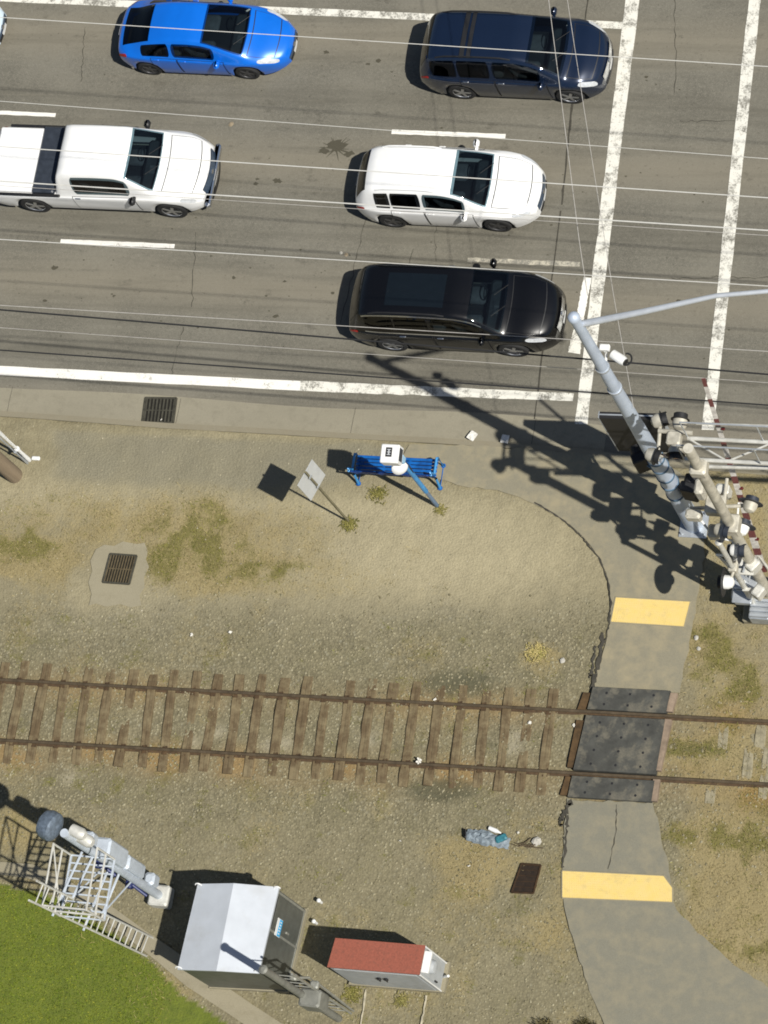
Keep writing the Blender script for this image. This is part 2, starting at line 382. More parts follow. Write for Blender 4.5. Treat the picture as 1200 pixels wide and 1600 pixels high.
LOW = [(886, 1249), (1018, 1254), (1030, 1290), (1046, 1362), (1053, 1410), (1066, 1432), (1098, 1464), (1140, 1502), (1200, 1540), (1290, 1600), (1420, 1720), (1100, 1900), (985, 1750), (945, 1600), (925, 1560), (905, 1500), (886, 1440), (878, 1402), (879, 1360), (881, 1300)]
sheet('footpath', rough(LOW, .012), LP)
cm = MB()
def crack(px, wd, z=.018, j=.02): ribbon(cm, densify([G(u, v, 0) for u, v in px], 9, j), wd, z, .7)
crack([(835, 785), (880, 812), (912, 842), (936, 872), (950, 905), (955, 940)], .03, .02, .012)
crack([(955, 940), (952, 975), (945, 1005)], .035)
crack([(943, 990), (935, 1040), (926, 1076)], .08, .02, .03); crack([(930, 1010), (925, 1045), (922, 1060)], .05, .02, .03)
crack([(888, 1275), (884, 1310), (880, 1356)], .05, .02, .03); crack([(893, 1252), (880, 1275), (876, 1290)], .09, .02, .03)
crack([(964, 1258), (963, 1300), (950, 1358)], .022, .02, .015)
cm.build('path_cracks', JOINT)['kind'] = 'structure'
# painted lines
def paint(name, col, wear):
    t = NT(name); p = t.pos(); a = t.noise(t.mapv(p, 1, 1, 1), 3.2, 6, .75); b = t.noise(p, 24, 3, .7)
    f = t.ramp(t.math('ADD', a, t.math('MULTIPLY', b, .45)), wear, wear+.16)
    c = t.mix(t.ramp(b, .3, .7), dark(col, .86), col); c = t.mix(f, c, (.20, .19, .16)); t.bump(b, .2, .005)
    return t.done(c, .75)
PW = paint('road_paint', (.80, .78, .72), .80); PWW = paint('worn_road_paint', (.74, .72, .64), .70); PF = paint('faded_road_paint', (.52, .48, .38), .62)
def mark(name, a, b, wd, mat, label, group=None, jit=.05, n=24, wd2=None):
    m = MB(); pts = densify([G(*a, RZ), G(*b, RZ)], n, .006); k = len(pts)
    ww = [wd+(0 if wd2 is None else (wd2-wd))*i/(k-1) for i in range(k)]
    ribbon(m, pts, ww, RZ+.006+.004*(mark.i % 3), jit); mark.i += 1
    o = m.build(name, mat); o['kind'] = 'structure'; return o
mark.i = 0
mark('edge_line', (-300, -16), (972, 40), .2, PWW, '')
mark('edge_line', (-320, 563), (470, 603), .24, PW, '', wd2=.26); mark('edge_line', (470, 603), (896, 621), .26, PWW, '', wd2=.2, jit=.12)
mark('lane_dash', (-90, 172), (87, 180), .11, PW, ''); mark('lane_dash', (612, 206), (790, 213), .12, PW, '')
mark('lane_dash', (95, 377), (273, 385), .12, PW, ''); mark('lane_dash', (731, 406), (906, 413), .12, PF, '', jit=.15)
mark('crosswalk_line', (993, -40), (908, 663), .37, PWW, '', jit=.06, wd2=.31)
mark('crosswalk_line', (1184, -40), (1106, 672), .3, PWW, '', jit=.06)
mark('stop_line', (918, 434), (906, 500), .2, PW, '', jit=.08); mark('stop_line', (906, 500), (897, 552), .18, PWW, '', jit=.08, wd2=.32)
# stains on the road
STN = NT('road_stain'); _p = STN.pos()
STM = STN.done(STN.mix(STN.noise(_p, 30, 3, .7), (.04, .036, .024), (.085, .076, .05)), .85)
sm = MB()
def stain(u, v, r, n=9, el=1.6, z=RZ+.003):
    c = G(u, v, RZ); a0 = random.random()*6
    pts = [(c.x+el*r*random.uniform(.45, 1.1)*math.cos(a0+6.283*i/n), c.y+r*random.uniform(.4, 1.1)*math.sin(a0+6.283*i/n), z) for i in range(n)]
    pts.sort(key=lambda q: math.atan2(q[1]-c.y, (q[0]-c.x)/el)); sm.add(pts, [tuple(range(n))])
for u, v, r in ((525, 228, .2), (505, 236, .12), (545, 240, .1), (433, 283, .1), (400, 287, .06), (402, 280, .04), (510, 82, .07), (592, 95, .06), (575, 100, .05), (85, 418, .07), (178, 462, .04), (365, 434, .05), (445, 440, .04), (416, 462, .03), (430, 494, .06), (70, 470, .05), (520, 458, .04), (175, 128, .02), (1010, 120, .05), (1060, 470, .05), (690, 200, .03), (330, 400, .03), (470, 390, .03)):
    stain(u, v, r, 9 if r < .1 else 15)
for i in range(14):
    a = random.uniform(0, 6.28); c = G(525, 232, RZ); L = random.uniform(.25, .6)
    ribbon(sm, [c, c+Vector((math.cos(a)*L*.5, math.sin(a)*L*.3, 0)), c+Vector((math.cos(a)*L, math.sin(a)*L*.6, 0))], [.05, .03, .008], RZ+.0034+.0001*i)
for i in range(110): stain(random.uniform(0, 1150), random.uniform(60, 560), random.uniform(.012, .03), 6)
sm.build('road_stains', STM)['kind'] = 'structure'
#@@OBJECTS
# ---------------------------------------------------------------- vehicles
def pchip(pts):
    X = np.array([p[0] for p in pts], float); Y = np.array([p[1] for p in pts], float); h = np.diff(X); d = np.diff(Y)/h
    m = np.zeros(len(X)); m[0], m[-1] = d[0], d[-1]
    for i in range(1, len(X)-1):
        if d[i-1]*d[i] > 0:
            a = 2*h[i]+h[i-1]; b = h[i]+2*h[i-1]; m[i] = (a+b)/(a/d[i-1]+b/d[i])
    def f(x):
        x = min(max(x, X[0]), X[-1]); i = min(np.searchsorted(X, x, 'right')-1, len(h)-1); i = max(i, 0)
        t = (x-X[i])/h[i]; t2, t3 = t*t, t*t*t
        return float((2*t3-3*t2+1)*Y[i]+(t3-2*t2+t)*h[i]*m[i]+(-2*t3+3*t2)*Y[i+1]+(t3-t2)*h[i]*m[i+1])
    return f
def glassm(name, tint):
    t = NT(name); tr = t.n('BsdfTransparent'); tr.inputs[0].default_value = (*tint, 1); gl = t.n('BsdfGlossy'); gl.inputs['Roughness'].default_value = .03
    lw = t.n('LayerWeight'); lw.inputs[0].default_value = .5; mx = t.n('MixShader'); t.l(t.math('ADD', t.math('MULTIPLY', t.math('POWER', lw.outputs['Facing'], 4.), .7), .05), mx.inputs[0]); t.l(tr.outputs[0], mx.inputs[1]); t.l(gl.outputs[0], mx.inputs[2])
    t.l(mx.outputs[0], t.t.nodes['Material Output'].inputs[0]); return t.m
WSG = glassm('windshield_glass', (.40, .50, .54)); SDG = glassm('side_glass', (.30, .36, .38)); PRG = glassm('privacy_glass', (.10, .11, .12))
GLASS = mk('dark_glass', (.006, .009, .012), .06, var=.1, **{'Specular IOR Level': .6})
SEATM = mk('seat_fabric', (.075, .075, .078), .85, var=.3, scale=9); DASH = mk('dashboard', (.03, .031, .033), .7, var=.3, scale=6)
RUBBER = mk('tyre_rubber', (.018, .018, .018), .85, var=.3)
ALLOY = mk('alloy_rim', (.55, .56, .58), .3, .85, var=.15)
DKRIM = mk('dark_rim', (.10, .10, .105), .4, .6, var=.2)
BLACKP = mk('black_plastic', (.014, .014, .015), .5, var=.2)
LAMP = mk('headlamp_glass', (.62, .64, .66), .12, .2, var=.2, scale=14)
REDL = mk('tail_lamp', (.32, .012, .01), .2, var=.2)
CHROME = mk('chrome', (.62, .64, .67), .14, .95, var=.1)
PLATE = mk('plate_white', (.62, .62, .6), .5, var=.1)
BLUEPL = mk('grille_blue_grey', (.10, .16, .26), .3, .6, var=.4, scale=20)
def car(name, label, cat, sp, rear, front, paint, rim=ALLOY, zw=.24):
    L, W0 = sp['L'], sp['W']; zt, zb, wt, wp = (pchip(sp[k]) for k in ('zt', 'zb', 'wt', 'wp'))
    xr, xf = sp['wx']; rw = sp.get('rw', .34); bF, bR = sp.get('bulge', (.2, .1)); sill = sp.get('sill', .2)
    A, B = G(*rear, zw), G(*front, zw); d = B-A; rz = math.atan2(d.y, d.x); c, s = math.cos(rz), math.sin(rz)
    mid = (A+B)/2; off = Vector(((xr+xf)/2, -(W0-.03), 0))
    loc = Vector((mid.x-(c*off.x-s*off.y), mid.y-(s*off.x+c*off.y), RZ))
    root = thing(name, label, cat, loc, rz=rz)
    def arch(x):
        z = sill
        for xw in (xr, xf):
            q = (rw+.055)**2-(x-xw)**2
            if q > 0: z = max(z, rw+math.sqrt(q))
        if x < .35: z = max(z, sill+.14*(1-x/.35))
        if x > L-.4: z = max(z, sill+.06*(x-L+.4)/.4)
        return z
    def ctrl(x):
        W = wp(x)*W0; b = min(zb(x), zt(x)-.05); a = min(arch(x), b-.06); t = zt(x); g = min(wt(x), W*.95)
        return [(W*.955, a), (W*.998, a+.42*(b-a)), (W*.985, b-.05), (W*.945, b), (g, max(t-.055, b+.005)), (g*.62, t-.012), (0, t)]
    def S(x, k):
        P = ctrl(x); P = [(2*P[0][0]-P[1][0], 2*P[0][1]-P[1][1])]+P+[(-P[5][0], P[5][1])]
        i = min(int(k), 5); t = k-i; p0, p1, p2, p3 = (np.array(P[i+j]) for j in range(4))
        m1, m2 = (p2-p0)*.5, (p3-p1)*.5; ch = np.linalg.norm(p2-p1)+1e-6
        for m in (m1, m2):
            q = np.linalg.norm(m)
            if q > ch*.9: m *= ch*.9/q
        t2, t3 = t*t, t*t*t
        y, z = (2*t3-3*t2+1)*p1+(t3-2*t2+t)*m1+(-2*t3+3*t2)*p2+(t3-t2)*m2
        bx = bF*max(0., (x/L-.5)*2)**1.5-bR*max(0., (.5-x/L)*2)**2
        return Vector((x+bx*(1-min(1, (y/W0)**2)), y, z))
    ks = [i*.25 for i in range(25)]; X = np.unique(np.concatenate([np.linspace(0, .3, 8), np.linspace(.3, L-.35, 80), np.linspace(L-.35, L, 10)]))
    m = MB(); vs = []; n = 2*len(ks)-1
    for x in X:
        half = [S(x, k) for k in ks]
        vs += half+[Vector((p.x, -p.y, p.z)) for p in reversed(half[:-1])]
    def open_(x0, x1, k0, k1):
        e = 1e-6
        if x0 >= sp['ws'][0]+.02-e and x1 <= sp['ws'][1]-.01+e and k0 >= 4.25-e: return True
        if sp.get('rg') and x0 >= sp['rg'][0]+.01 and x1 <= sp['rg'][1]-.01 and k0 >= 4.25-e: return True
        return any(x0 >= a+.03 and x1 <= q-.05 and k0 >= 3.25-e and k1 <= 3.75+e for a, q in sp['side'])
    kk = ks+ks[-2::-1]
    fs = [(i*n+j, i*n+j+1, (i+1)*n+j+1, (i+1)*n+j) for i in range(len(X)-1) for j in range(n-1) if not open_(X[i], X[i+1], min(kk[j], kk[j+1]), max(kk[j], kk[j+1]))]
    m.add(vs, [tuple(reversed(f)) for f in fs])
    def capv(x, j, t, o=0.):
        p = S(x, ks[j] if j < len(ks) else 6); y = p.y*t
        bx = (bF if x > L/2 else -bR); return Vector((x+bx*(1-min(1, (y/W0)**2))+o, y, p.z))
    for x in (0., L):
        vs = []; T = np.linspace(-1, 1, 9)
        for j in range(len(ks)): vs += [capv(x, j, t) for t in T]
        fs = [(j*9+i, j*9+i+1, j*9+10+i, j*9+9+i) for j in range(len(ks)-1) for i in range(8)]
        m.add(vs, fs if x > 0 else [tuple(reversed(f)) for f in fs])
    m.box((L/2, 0, .44), (L-.5, W0*1.5, .34), mi=1)
    body = m.build('body', [paint, BLACKP], root, local=True, smooth=True, ang=50)
    def patch(nm, x0, x1, k0, k1, mat, parent=root, o=.006, side=1, nx=14, nk=8, full=False, rnd=.0):
        m = MB(); K = np.linspace(k0, k1, nk); XX = np.linspace(x0, x1, nx); vs = []
        def pt(x, k):
            e = .01; p = S(x, k); du = S(min(x+e, L), k)-S(max(x-e, 0), k); dv = S(x, min(k+e, 6))-S(x, max(k-e, 0))
            nn = du.cross(dv)
            if nn.length < 1e-9: nn = Vector((0, 0, 1))
            nn.normalize()
            if nn.y < 0 and k < 4: nn = -nn
            if nn.z < 0 and k >= 4: nn = -nn
            return p+nn*o
        for i, x in enumerate(XX):
            row = []
            for q, k in enumerate(K):
                xx = x
                if rnd:                                            # rounded ends
                    f = abs(q/(nk-1)-.5)*2; xx = x0+(x1-x0)*((i/(nx-1)-.5)*(1-rnd*f**3)+.5)
                row.append(pt(xx, k))
            if full: row += [Vector((p.x, -p.y, p.z)) for p in reversed(row[:-1])]
            elif side < 0: row = [Vector((p.x, -p.y, p.z)) for p in row]
            vs += row
        r = len(vs)//nx; fs = [(i*r+j, i*r+j+1, (i+1)*r+j+1, (i+1)*r+j) for i in range(nx-1) for j in range(r-1)]
        if not (side > 0 or full): fs = [tuple(reversed(f)) for f in fs]
        m.add(vs, fs); return m.build(nm, mat, parent, local=True, smooth=True, ang=80)
    patch('windshield', sp['ws'][0], sp['ws'][1], 4.12, 6, WSG, full=True, nk=12)
    if sp.get('rg'): patch('rear_window', sp['rg'][0], sp['rg'][1], 4.2, 6, PRG, full=True, nk=10)
    if sp.get('roofdark'):
        for a, b in sp['roofdark']: patch('roof_bar', a, b, 4.1, 6, BLACKP, full=True, nk=10, o=.025)
    if sp.get('sunroof'): patch('sunroof', *sp['sunroof'], 4.9, 6, GLASS, full=True, nk=8)
    hood = sp['hood']; patch('hood_gap', hood[0]-.02, hood[1]+.02, 4.2, 6, BLACKP, full=True, nk=10, o=.002, nx=20); patch('hood', hood[0], hood[1], 4.25, 6, paint, full=True, nk=10, o=.007, nx=20)
    for sd in (1, -1):
        for a, b in sp['side']: patch('side_window', a, b, 3.16, 3.86, SDG if b == sp['side'][-1][1] else PRG, side=sd, nx=18, rnd=.1)
        for a, b in sp['doors']:
            patch('door_gap', a-.018, b+.018, .28, 3.02, BLACKP, side=sd, nx=10, nk=12, o=.006)
            dr = patch('door', a, b, .35, 2.95, paint, side=sd, nx=10, nk=12, o=.012)
            hp = S(a+.14, 2.45); hy = hp.y+.02
            MB().box((hp.x, sd*hy, hp.z), (.16, .035, .035), bev=.01).build('handle', CHROME if sp.get('chrome') else paint, dr, local=True)
        if sp.get('trim'): patch('window_trim', sp['side'][0][0]-.05, sp['side'][-1][1]+.05, 3.88, 3.96, CHROME, side=sd, nx=20, nk=2, o=.008); patch('window_trim', sp['side'][0][0]-.05, sp['side'][-1][1]+.05, 3.05, 3.12, CHROME, side=sd, nx=20, nk=2, o=.008)
        h = sp['lamp']; patch('headlight', h[0], h[1], h[2], h[3], LAMP, side=sd, nx=10, nk=8, o=.008, rnd=.35)
        h = sp['tail']; patch('tail_light', h[0], h[1], h[2], h[3], REDL, side=sd, nx=6, nk=8, o=.008, rnd=.2)
        if sp.get('rails'):
            m = MB(); P = [S(x, 4.12) for x in np.linspace(*sp['rails'], 9)]
            P = [Vector((p.x, sd*p.y, p.z+.055-(.06 if i in (0, 8) else 0))) for i, p in enumerate(P)]
            m.path(P, .022, 6); m.build('roof_rail', sp.get('railmat', CHROME), root, local=True, smooth=True)
        mx, mz = sp['mirror']; p = S(mx, 3.1)
        mb = MB(); mb.box((mx, sd*(p.y+.14), mz), (.16, .22, .16), bev=.05); mb.box((mx+.02, sd*(p.y+.02), mz-.05), (.07, .14, .05))
        mb.build('mirror', sp.get('mirmat', paint), root, local=True, smooth=True, ang=60)
        for xw in (xr, xf):
            yw = sd*(W0-.13); m = MB(); ax = (0, sd, 0)
            m.lathe((xw, yw-sd*.11, rw), ax, [(0, rw*.7), (0, rw*.93), (.03, rw), (.19, rw), (.215, rw*.95), (.222, rw*.72), (.2, rw*.7), (.2, .05)], 28)
            wh = m.build('wheel', RUBBER, root, local=True, smooth=True, ang=40)
            m = MB(); m.lathe((xw, yw-sd*.11, rw), ax, [(.12, rw*.69), (.20, rw*.69), (.212, rw*.66), (.19, rw*.62), (.14, rw*.6)], 28)
            m.lathe((xw, yw-sd*.11, rw), ax, [(.12, .07), (.205, .065), (.21, .03)], 12)
            for q in range(sp.get('spokes', 5)):
                a = 6.2832*q/sp.get('spokes', 5); u = Vector((math.cos(a), 0, math.sin(a)))
                rot = Matrix.Rotation(-a, 3, 'Y'); m.box(Vector((xw, yw+sd*.08, rw))+u*rw*.37, (rw*.58, .03, rw*.2), rot=rot)
            m.build('rim', rim, wh, local=True, smooth=True, ang=40)
    def frontpatch(nm, z0, z1, hw, mat, o=.012, x=None, parent=root):
        x = L if x is None else x; sgn = 1 if x > L/2 else -1; bl = bF if x > L/2 else -bR; m = MB(); vs = []
        for z in np.linspace(z0, z1, 4):
            for y in np.linspace(-hw, hw, 9): vs.append(Vector((x+bl*(1-min(1, (y/W0)**2))+sgn*o, y, z)))
        fs = [(j*9+i, j*9+i+1, j*9+10+i, j*9+9+i) for j in range(3) for i in range(8)]
        m.add(vs, fs if sgn > 0 else [tuple(reversed(f)) for f in fs]); return m.build(nm, mat, parent, local=True, smooth=True)
    g = sp['grille']; gr = frontpatch('grille', g[0], g[1], g[2], sp.get('grillemat', BLACKP)); frontpatch('bumper_intake', .24, .36, g[2]*.95, BLACKP, o=.01)
    frontpatch('licence_plate', g[0]-.10, g[0]+.02, .16, PLATE, o=.024)
    frontpatch('licence_plate', sp.get('rp', .75), sp.get('rp', .75)+.13, .16, PLATE, o=.02, x=0.)
    if sp.get('emblem'):
        e = capv(L, 0, 0); MB().lathe((L+bF+.0, 0, (g[0]+g[1])/2+.02), (1, 0, 0), [(0, .07), (.03, .065), (.035, .05)], 16).build('emblem', CHROME, gr, local=True)
    # what shows through the glass
    zf = zb(sp['ws'][1])-.12; xd = sp['ws'][1]; m = MB(); wi = W0*.78
    m.box((xd-.18, 0, zf-.16), (.55, wi*1.9, .36), bev=.06); m.box((xd-.42, -.0, zf-.2), (.16, .3, .3), bev=.04); m.box((xd-.2, -.1, zf+.025), (.16, .22, .012), mi=1); m.build('dashboard', [DASH, SEATM], root, local=True)
    m = MB(); m.path([Vector((xd-.58+.02*math.sin(a), .37+.18*math.cos(a), zf-.05+.17*math.sin(a))) for a in np.linspace(0, 6.2832, 17)], .016, 6); m.build('steering_wheel', BLACKP, root, local=True, smooth=True)
    for xs_, row in ((sp['ws'][0]-.35, True), (sp['ws'][0]-1.25, False)):
        if not row and xs_ < sp['side'][0][0]: continue
        for ys_ in ((-.37, .37) if row else (-.4, .0, .4)):
            m = MB(); m.box((xs_+.2, ys_, .68), (.55, .46 if row else .42, .16), bev=.06); m.box((xs_-.12, ys_, .92), (.16, .46 if row else .42, .56), rot=Matrix.Rotation(-.25, 3, 'Y'), bev=.06); m.box((xs_-.24, ys_, min(1.28, zt(xs_)-.22)), (.1, .26, .18), bev=.04)
            m.build('car_seat', SEATM, root, local=True, smooth=True, ang=50)
    # wipers
    m = MB(); x = sp['ws'][1]-.03
    for y0 in (.45, -.1): m.path([S(x, 6)+Vector((.03, y0, .0)), S(x-.2, 6)+Vector((-.02, y0-.35, .03))], .008, 4)
    m.build('wiper', BLACKP, root, local=True)
    root['_'] = 0; del root['_']
    return root, S, patch, frontpatch, body
def paintm(name, c, flake=.0, rough=.32): return mk(name, c, rough, flake, var=.05, scale=3, **{'Coat Weight': .8, 'Coat Roughness': .04})
WHITEP = paintm('white_paint', (.80, .80, .79)); BLUEP = paintm('blue_paint', (.003, .145, .66), .12, .3)
NAVYP = paintm('navy_paint', (.008, .017, .042), .3, .25); BLKP = mk('black_paint', (.003, .003, .0035), .25, .0, var=.05, **{'Coat Weight': .3, 'Coat Roughness': .03})
PALEP = paintm('pale_paint', (.55, .66, .74))
suvW = [(0, .76), (.12, .86), (.45, .97), (.9, 1), (3.7, 1), (4.1, .95), (4.35, .84), (4.5, .70), (4.56, .62)]
def warp(sp, dt, db):
    """move the windshield's top edge dt and its foot db forward, with all that hangs on it"""
    w0, w1, L = sp['ws'][0], sp['ws'][1], sp['L']; f = lambda x: float(np.interp(x, [0, w0-1.1, w0, w1, L-.3, L], [0, w0-1.1, w0+dt, w1+db, max(L-.3, w1+db+.35) if w1+db+.35 < L-.1 else L-.3, L]))
    sp = dict(sp)
    for k in ('zt', 'wt', 'zb'): sp[k] = [(f(x), y) for x, y in sp[k]]
    sp['ws'] = (f(w0), f(w1)); sp['hood'] = (f(sp['hood'][0]), sp['hood'][1]); sp['mirror'] = (f(sp['mirror'][0]), sp['mirror'][1])
    sp['side'] = [(f(a), f(q)) for a, q in sp['side']]; sp['doors'] = [(f(a), min(f(q), sp['wx'][1]-sp['rw']-.1)) for a, q in sp['doors']]
    return sp
def sc_(pts, a, b): return [(x*a, y*b) for x, y in pts]
crossover = dict(L=4.42, W=.92, wx=(.85, 3.56), bulge=(.2, .08), rw=.35,
    zt=[(0, .78), (.04, 1.0), (.1, 1.1), (.42, 1.52), (.62, 1.6), (1.4, 1.66), (2.1, 1.64), (2.42, 1.57), (3.1, 1.13), (3.25, 1.07), (3.8, .99), (4.2, .86), (4.38, .74), (4.42, .62)],
    zb=[(0, .8), (.3, 1.03), (1, 1.02), (3, .95), (3.8, .88), (4.3, .72), (4.42, .56)],
    wt=[(0, .62), (.4, .58), (.7, .6), (2.2, .6), (2.5, .62), (3.15, .74), (3.8, .72), (4.25, .62), (4.42, .5)],
    wp=sc_(suvW, .97, 1), ws=(2.46, 3.12), rg=(.1, .42), hood=(3.28, 4.22), side=[(.62, 1.0), (1.03, 1.74), (1.8, 2.72)], doors=[(1.0, 1.78), (1.82, 2.86)],
    lamp=(4.0, 4.34, 2.35, 3.7), tail=(.04, .3, 2.1, 3.0), rails=(.7, 2.2), railmat=WHITEP, mirror=(2.72, 1.06), grille=(.42, .66, .44), grillemat=BLUEPL, emblem=True)
car('crossover_car', 'white crossover car with dark wheels stopped beside the pickup', 'car', warp(crossover, .12, .26), (613, 347), (779, 354), WHITEP, DKRIM)
hatch = dict(L=4.36, W=.875, wx=(.72, 3.42), bulge=(.2, .08), rw=.32, sill=.18,
    zt=[(0, .72), (.05, .98), (.15, 1.06), (.5, 1.18), (.95, 1.36), (1.5, 1.47), (1.95, 1.49), (2.25, 1.45), (3.1, 1.06), (3.3, .98), (3.8, .86), (4.15, .72), (4.32, .6), (4.36, .5)],
    zb=[(0, .78), (.3, .96), (1, .98), (2, .93), (3.2, .86), (3.9, .74), (4.36, .44)],
    wt=[(0, .6), (.5, .55), (1.0, .56), (2.2, .57), (3.1, .7), (3.8, .66), (4.2, .52), (4.36, .4)],
    wp=[(0, .78), (.1, .86), (.4, .96), (.9, 1), (3.2, 1), (3.7, .95), (4.05, .84), (4.25, .68), (4.36, .5)], ws=(2.3, 3.12), rg=(.2, .98), hood=(3.28, 4.1), side=[(.72, 1.48), (1.55, 2.55)],
    doors=[(.98, 1.62), (1.66, 2.72)], lamp=(3.78, 4.22, 2.9, 4.0), tail=(.04, .3, 2.2, 3.2), mirror=(2.62, .98), grille=(.36, .46, .4), emblem=True, grillemat=BLUEPL)
car('hatchback_car', 'bright blue hatchback car with a sloping dark rear window', 'car', warp(hatch, .12, .30), (232, 108), (388, 115), BLUEP, DKRIM)
big = dict(crossover); big.update(L=4.72, W=.96, wx=(.98, 3.78), rw=.36,
    zt=[(0, .85), (.04, 1.08), (.1, 1.2), (.4, 1.66), (.6, 1.74), (1.5, 1.79), (2.3, 1.76), (2.62, 1.68), (3.3, 1.22), (3.45, 1.15), (4.0, 1.07), (4.4, .96), (4.66, .8), (4.72, .66)],
    zb=[(0, .85), (.3, 1.1), (1, 1.09), (3.2, 1.03), (4.0, .96), (4.5, .8), (4.72, .6)],
    wt=[(0, .68), (.4, .64), (2.4, .64), (2.7, .66), (3.35, .79), (4.0, .78), (4.5, .68), (4.72, .56)],
    wp=[(0, .8), (.12, .88), (.45, .97), (.9, 1), (3.8, 1), (4.25, .95), (4.5, .86), (4.66, .75), (4.72, .66)], ws=(2.66, 3.3), rg=(.1, .4), hood=(3.5, 4.45),
    side=[(.4, 1.06), (1.1, 1.86), (1.93, 2.92)], doors=[(1.12, 1.92), (1.96, 3.05)], lamp=(4.2, 4.62, 2.5, 3.8), mirror=(2.95, 1.14), grille=(.5, .76, .5), rails=(.6, 2.5), railmat=BLACKP, roofdark=[(1.22, 1.34), (1.4, 1.5)], grillemat=CHROME, chrome=True)
big = dict(big); big['wx'] = (.98, 3.78)
for k_ in ('zt', 'zb', 'wt', 'wp'): big[k_] = [(x if x < 3.9 else 3.9+(x-3.9)*.72, y) for x, y in big[k_]]
big['L'] = 3.9+(4.72-3.9)*.72; big['lamp'] = (4.08, 4.43, 2.5, 3.8); big['hood'] = (3.5, 4.3)
car('family_suv', 'dark navy blue suv with black roof rails and bright wheels', 'car', warp(big, .2, .36), (724, 146), (889, 153), NAVYP, ALLOY)
lux = dict(big); lux.update(L=5.0, W=.955, wx=(.98, 4.05), rw=.38,
    zt=[(0, .9), (.05, 1.1), (.12, 1.22), (.45, 1.68), (.66, 1.76), (1.6, 1.82), (2.5, 1.79), (2.82, 1.71), (3.5, 1.26), (3.66, 1.19), (4.25, 1.12), (4.66, 1.02), (4.92, .86), (5.0, .7)],
    zb=[(0, .9), (.3, 1.13), (1, 1.12), (3.4, 1.07), (4.2, 1.0), (4.7, .84), (5.0, .62)],
    wt=[(0, .68), (.4, .65), (2.6, .66), (2.9, .68), (3.55, .8), (4.2, .8), (4.75, .7), (5.0, .58)],
    wp=[(0, .8), (.12, .88), (.45, .97), (.9, 1), (4.0, 1), (4.5, .94), (4.78, .85), (4.94, .74), (5.0, .66)], ws=(2.86, 3.52), rg=(.1, .45), hood=(3.7, 4.7),
    side=[(.55, 1.25), (1.3, 2.05), (2.12, 3.1)], doors=[(1.3, 2.1), (2.15, 3.25)], lamp=(4.45, 4.86, 2.4, 3.6), mirror=(3.15, 1.18), rails=(.7, 2.6), roofdark=None, sunroof=(1.1, 2.55), trim=True, grille=(.5, .8, .42))
car('luxury_suv', 'glossy black suv stopped short of the worn stop line by the pole', 'car', warp(lux, .28, .34), (613, 541), (804, 550), BLKP, ALLOY)
# pickup
tr = dict(L=5.72, W=1.0, wx=(1.12, 4.9), bulge=(.22, .03), rw=.4, sill=.34,
    zt=[(0, 1.02), (.05, 1.06), (1.8, 1.1), (1.95, 1.12), (2.06, 1.5), (2.18, 1.8), (2.4, 1.9), (3.2, 1.93), (3.72, 1.9), (3.98, 1.8), (4.62, 1.32), (4.78, 1.26), (5.3, 1.2), (5.56, 1.08), (5.68, .92), (5.72, .8)],
    zb=[(0, .96), (.2, 1.04), (2, 1.06), (4.4, 1.12), (5.2, 1.06), (5.72, .74)],
    wt=[(0, .93), (1.9, .93), (2.05, .8), (2.3, .7), (3.6, .69), (4.0, .72), (4.65, .84), (5.3, .82), (5.72, .7)],
    wp=[(0, .96), (.1, .98), (.5, 1), (5.0, 1), (5.4, .95), (5.6, .87), (5.72, .78)], ws=(3.98, 4.62), rg=(2.04, 2.17), hood=(4.82, 5.52),
    side=[(2.5, 4.05)], doors=[(2.42, 4.12)], lamp=(5.3, 5.62, 2.2, 3.4), tail=(.02, .2, 1.4, 2.9), mirror=(4.12, 1.2), mirmat=BLACKP, grille=(.62, .98, .58), grillemat=BLUEPL, emblem=True, rp=.6, chrome=True)
troot, S, patch, fpatch, _b = car('pickup_truck', 'white pickup truck with a dark toolbox behind its cab', 'pickup truck', tr, (52, 322), (272, 331), WHITEP, ALLOY, zw=.3)
SLATE = mk('slate_plastic', (.035, .042, .055), .3, var=.3)
MB().box((1.62, 0, 1.14), (.6, 1.84, .16), bev=.03).build('toolbox', SLATE, troot, local=True)
m = MB(); m.box((.7, 0, 1.105), (1.22, 1.78, .07), bev=.02)
for y in (-.7, .7): m.box((.7, y, 1.15), (1.15, .05, .03), bev=.01)
m.build('bed_cover', WHITEP, troot, local=True)
m = MB(); m.box((5.9, 0, .56), (.14, 1.75, .2), bev=.06); m.build('front_bumper', CHROME, troot, local=True)
for sd in (1, -1): MB().box((1.2, sd*.955, 1.1), (1.75, .07, .06), bev=.015).build('bed_rail', BLACKP, troot, local=True)
sed = dict(hatch); sed.update(wx=(.72, 3.42))
car('pale_car', 'pale bluish white car with only its nose showing', 'car', sed, (-212, 80), (-64, 87), PALEP, ALLOY)
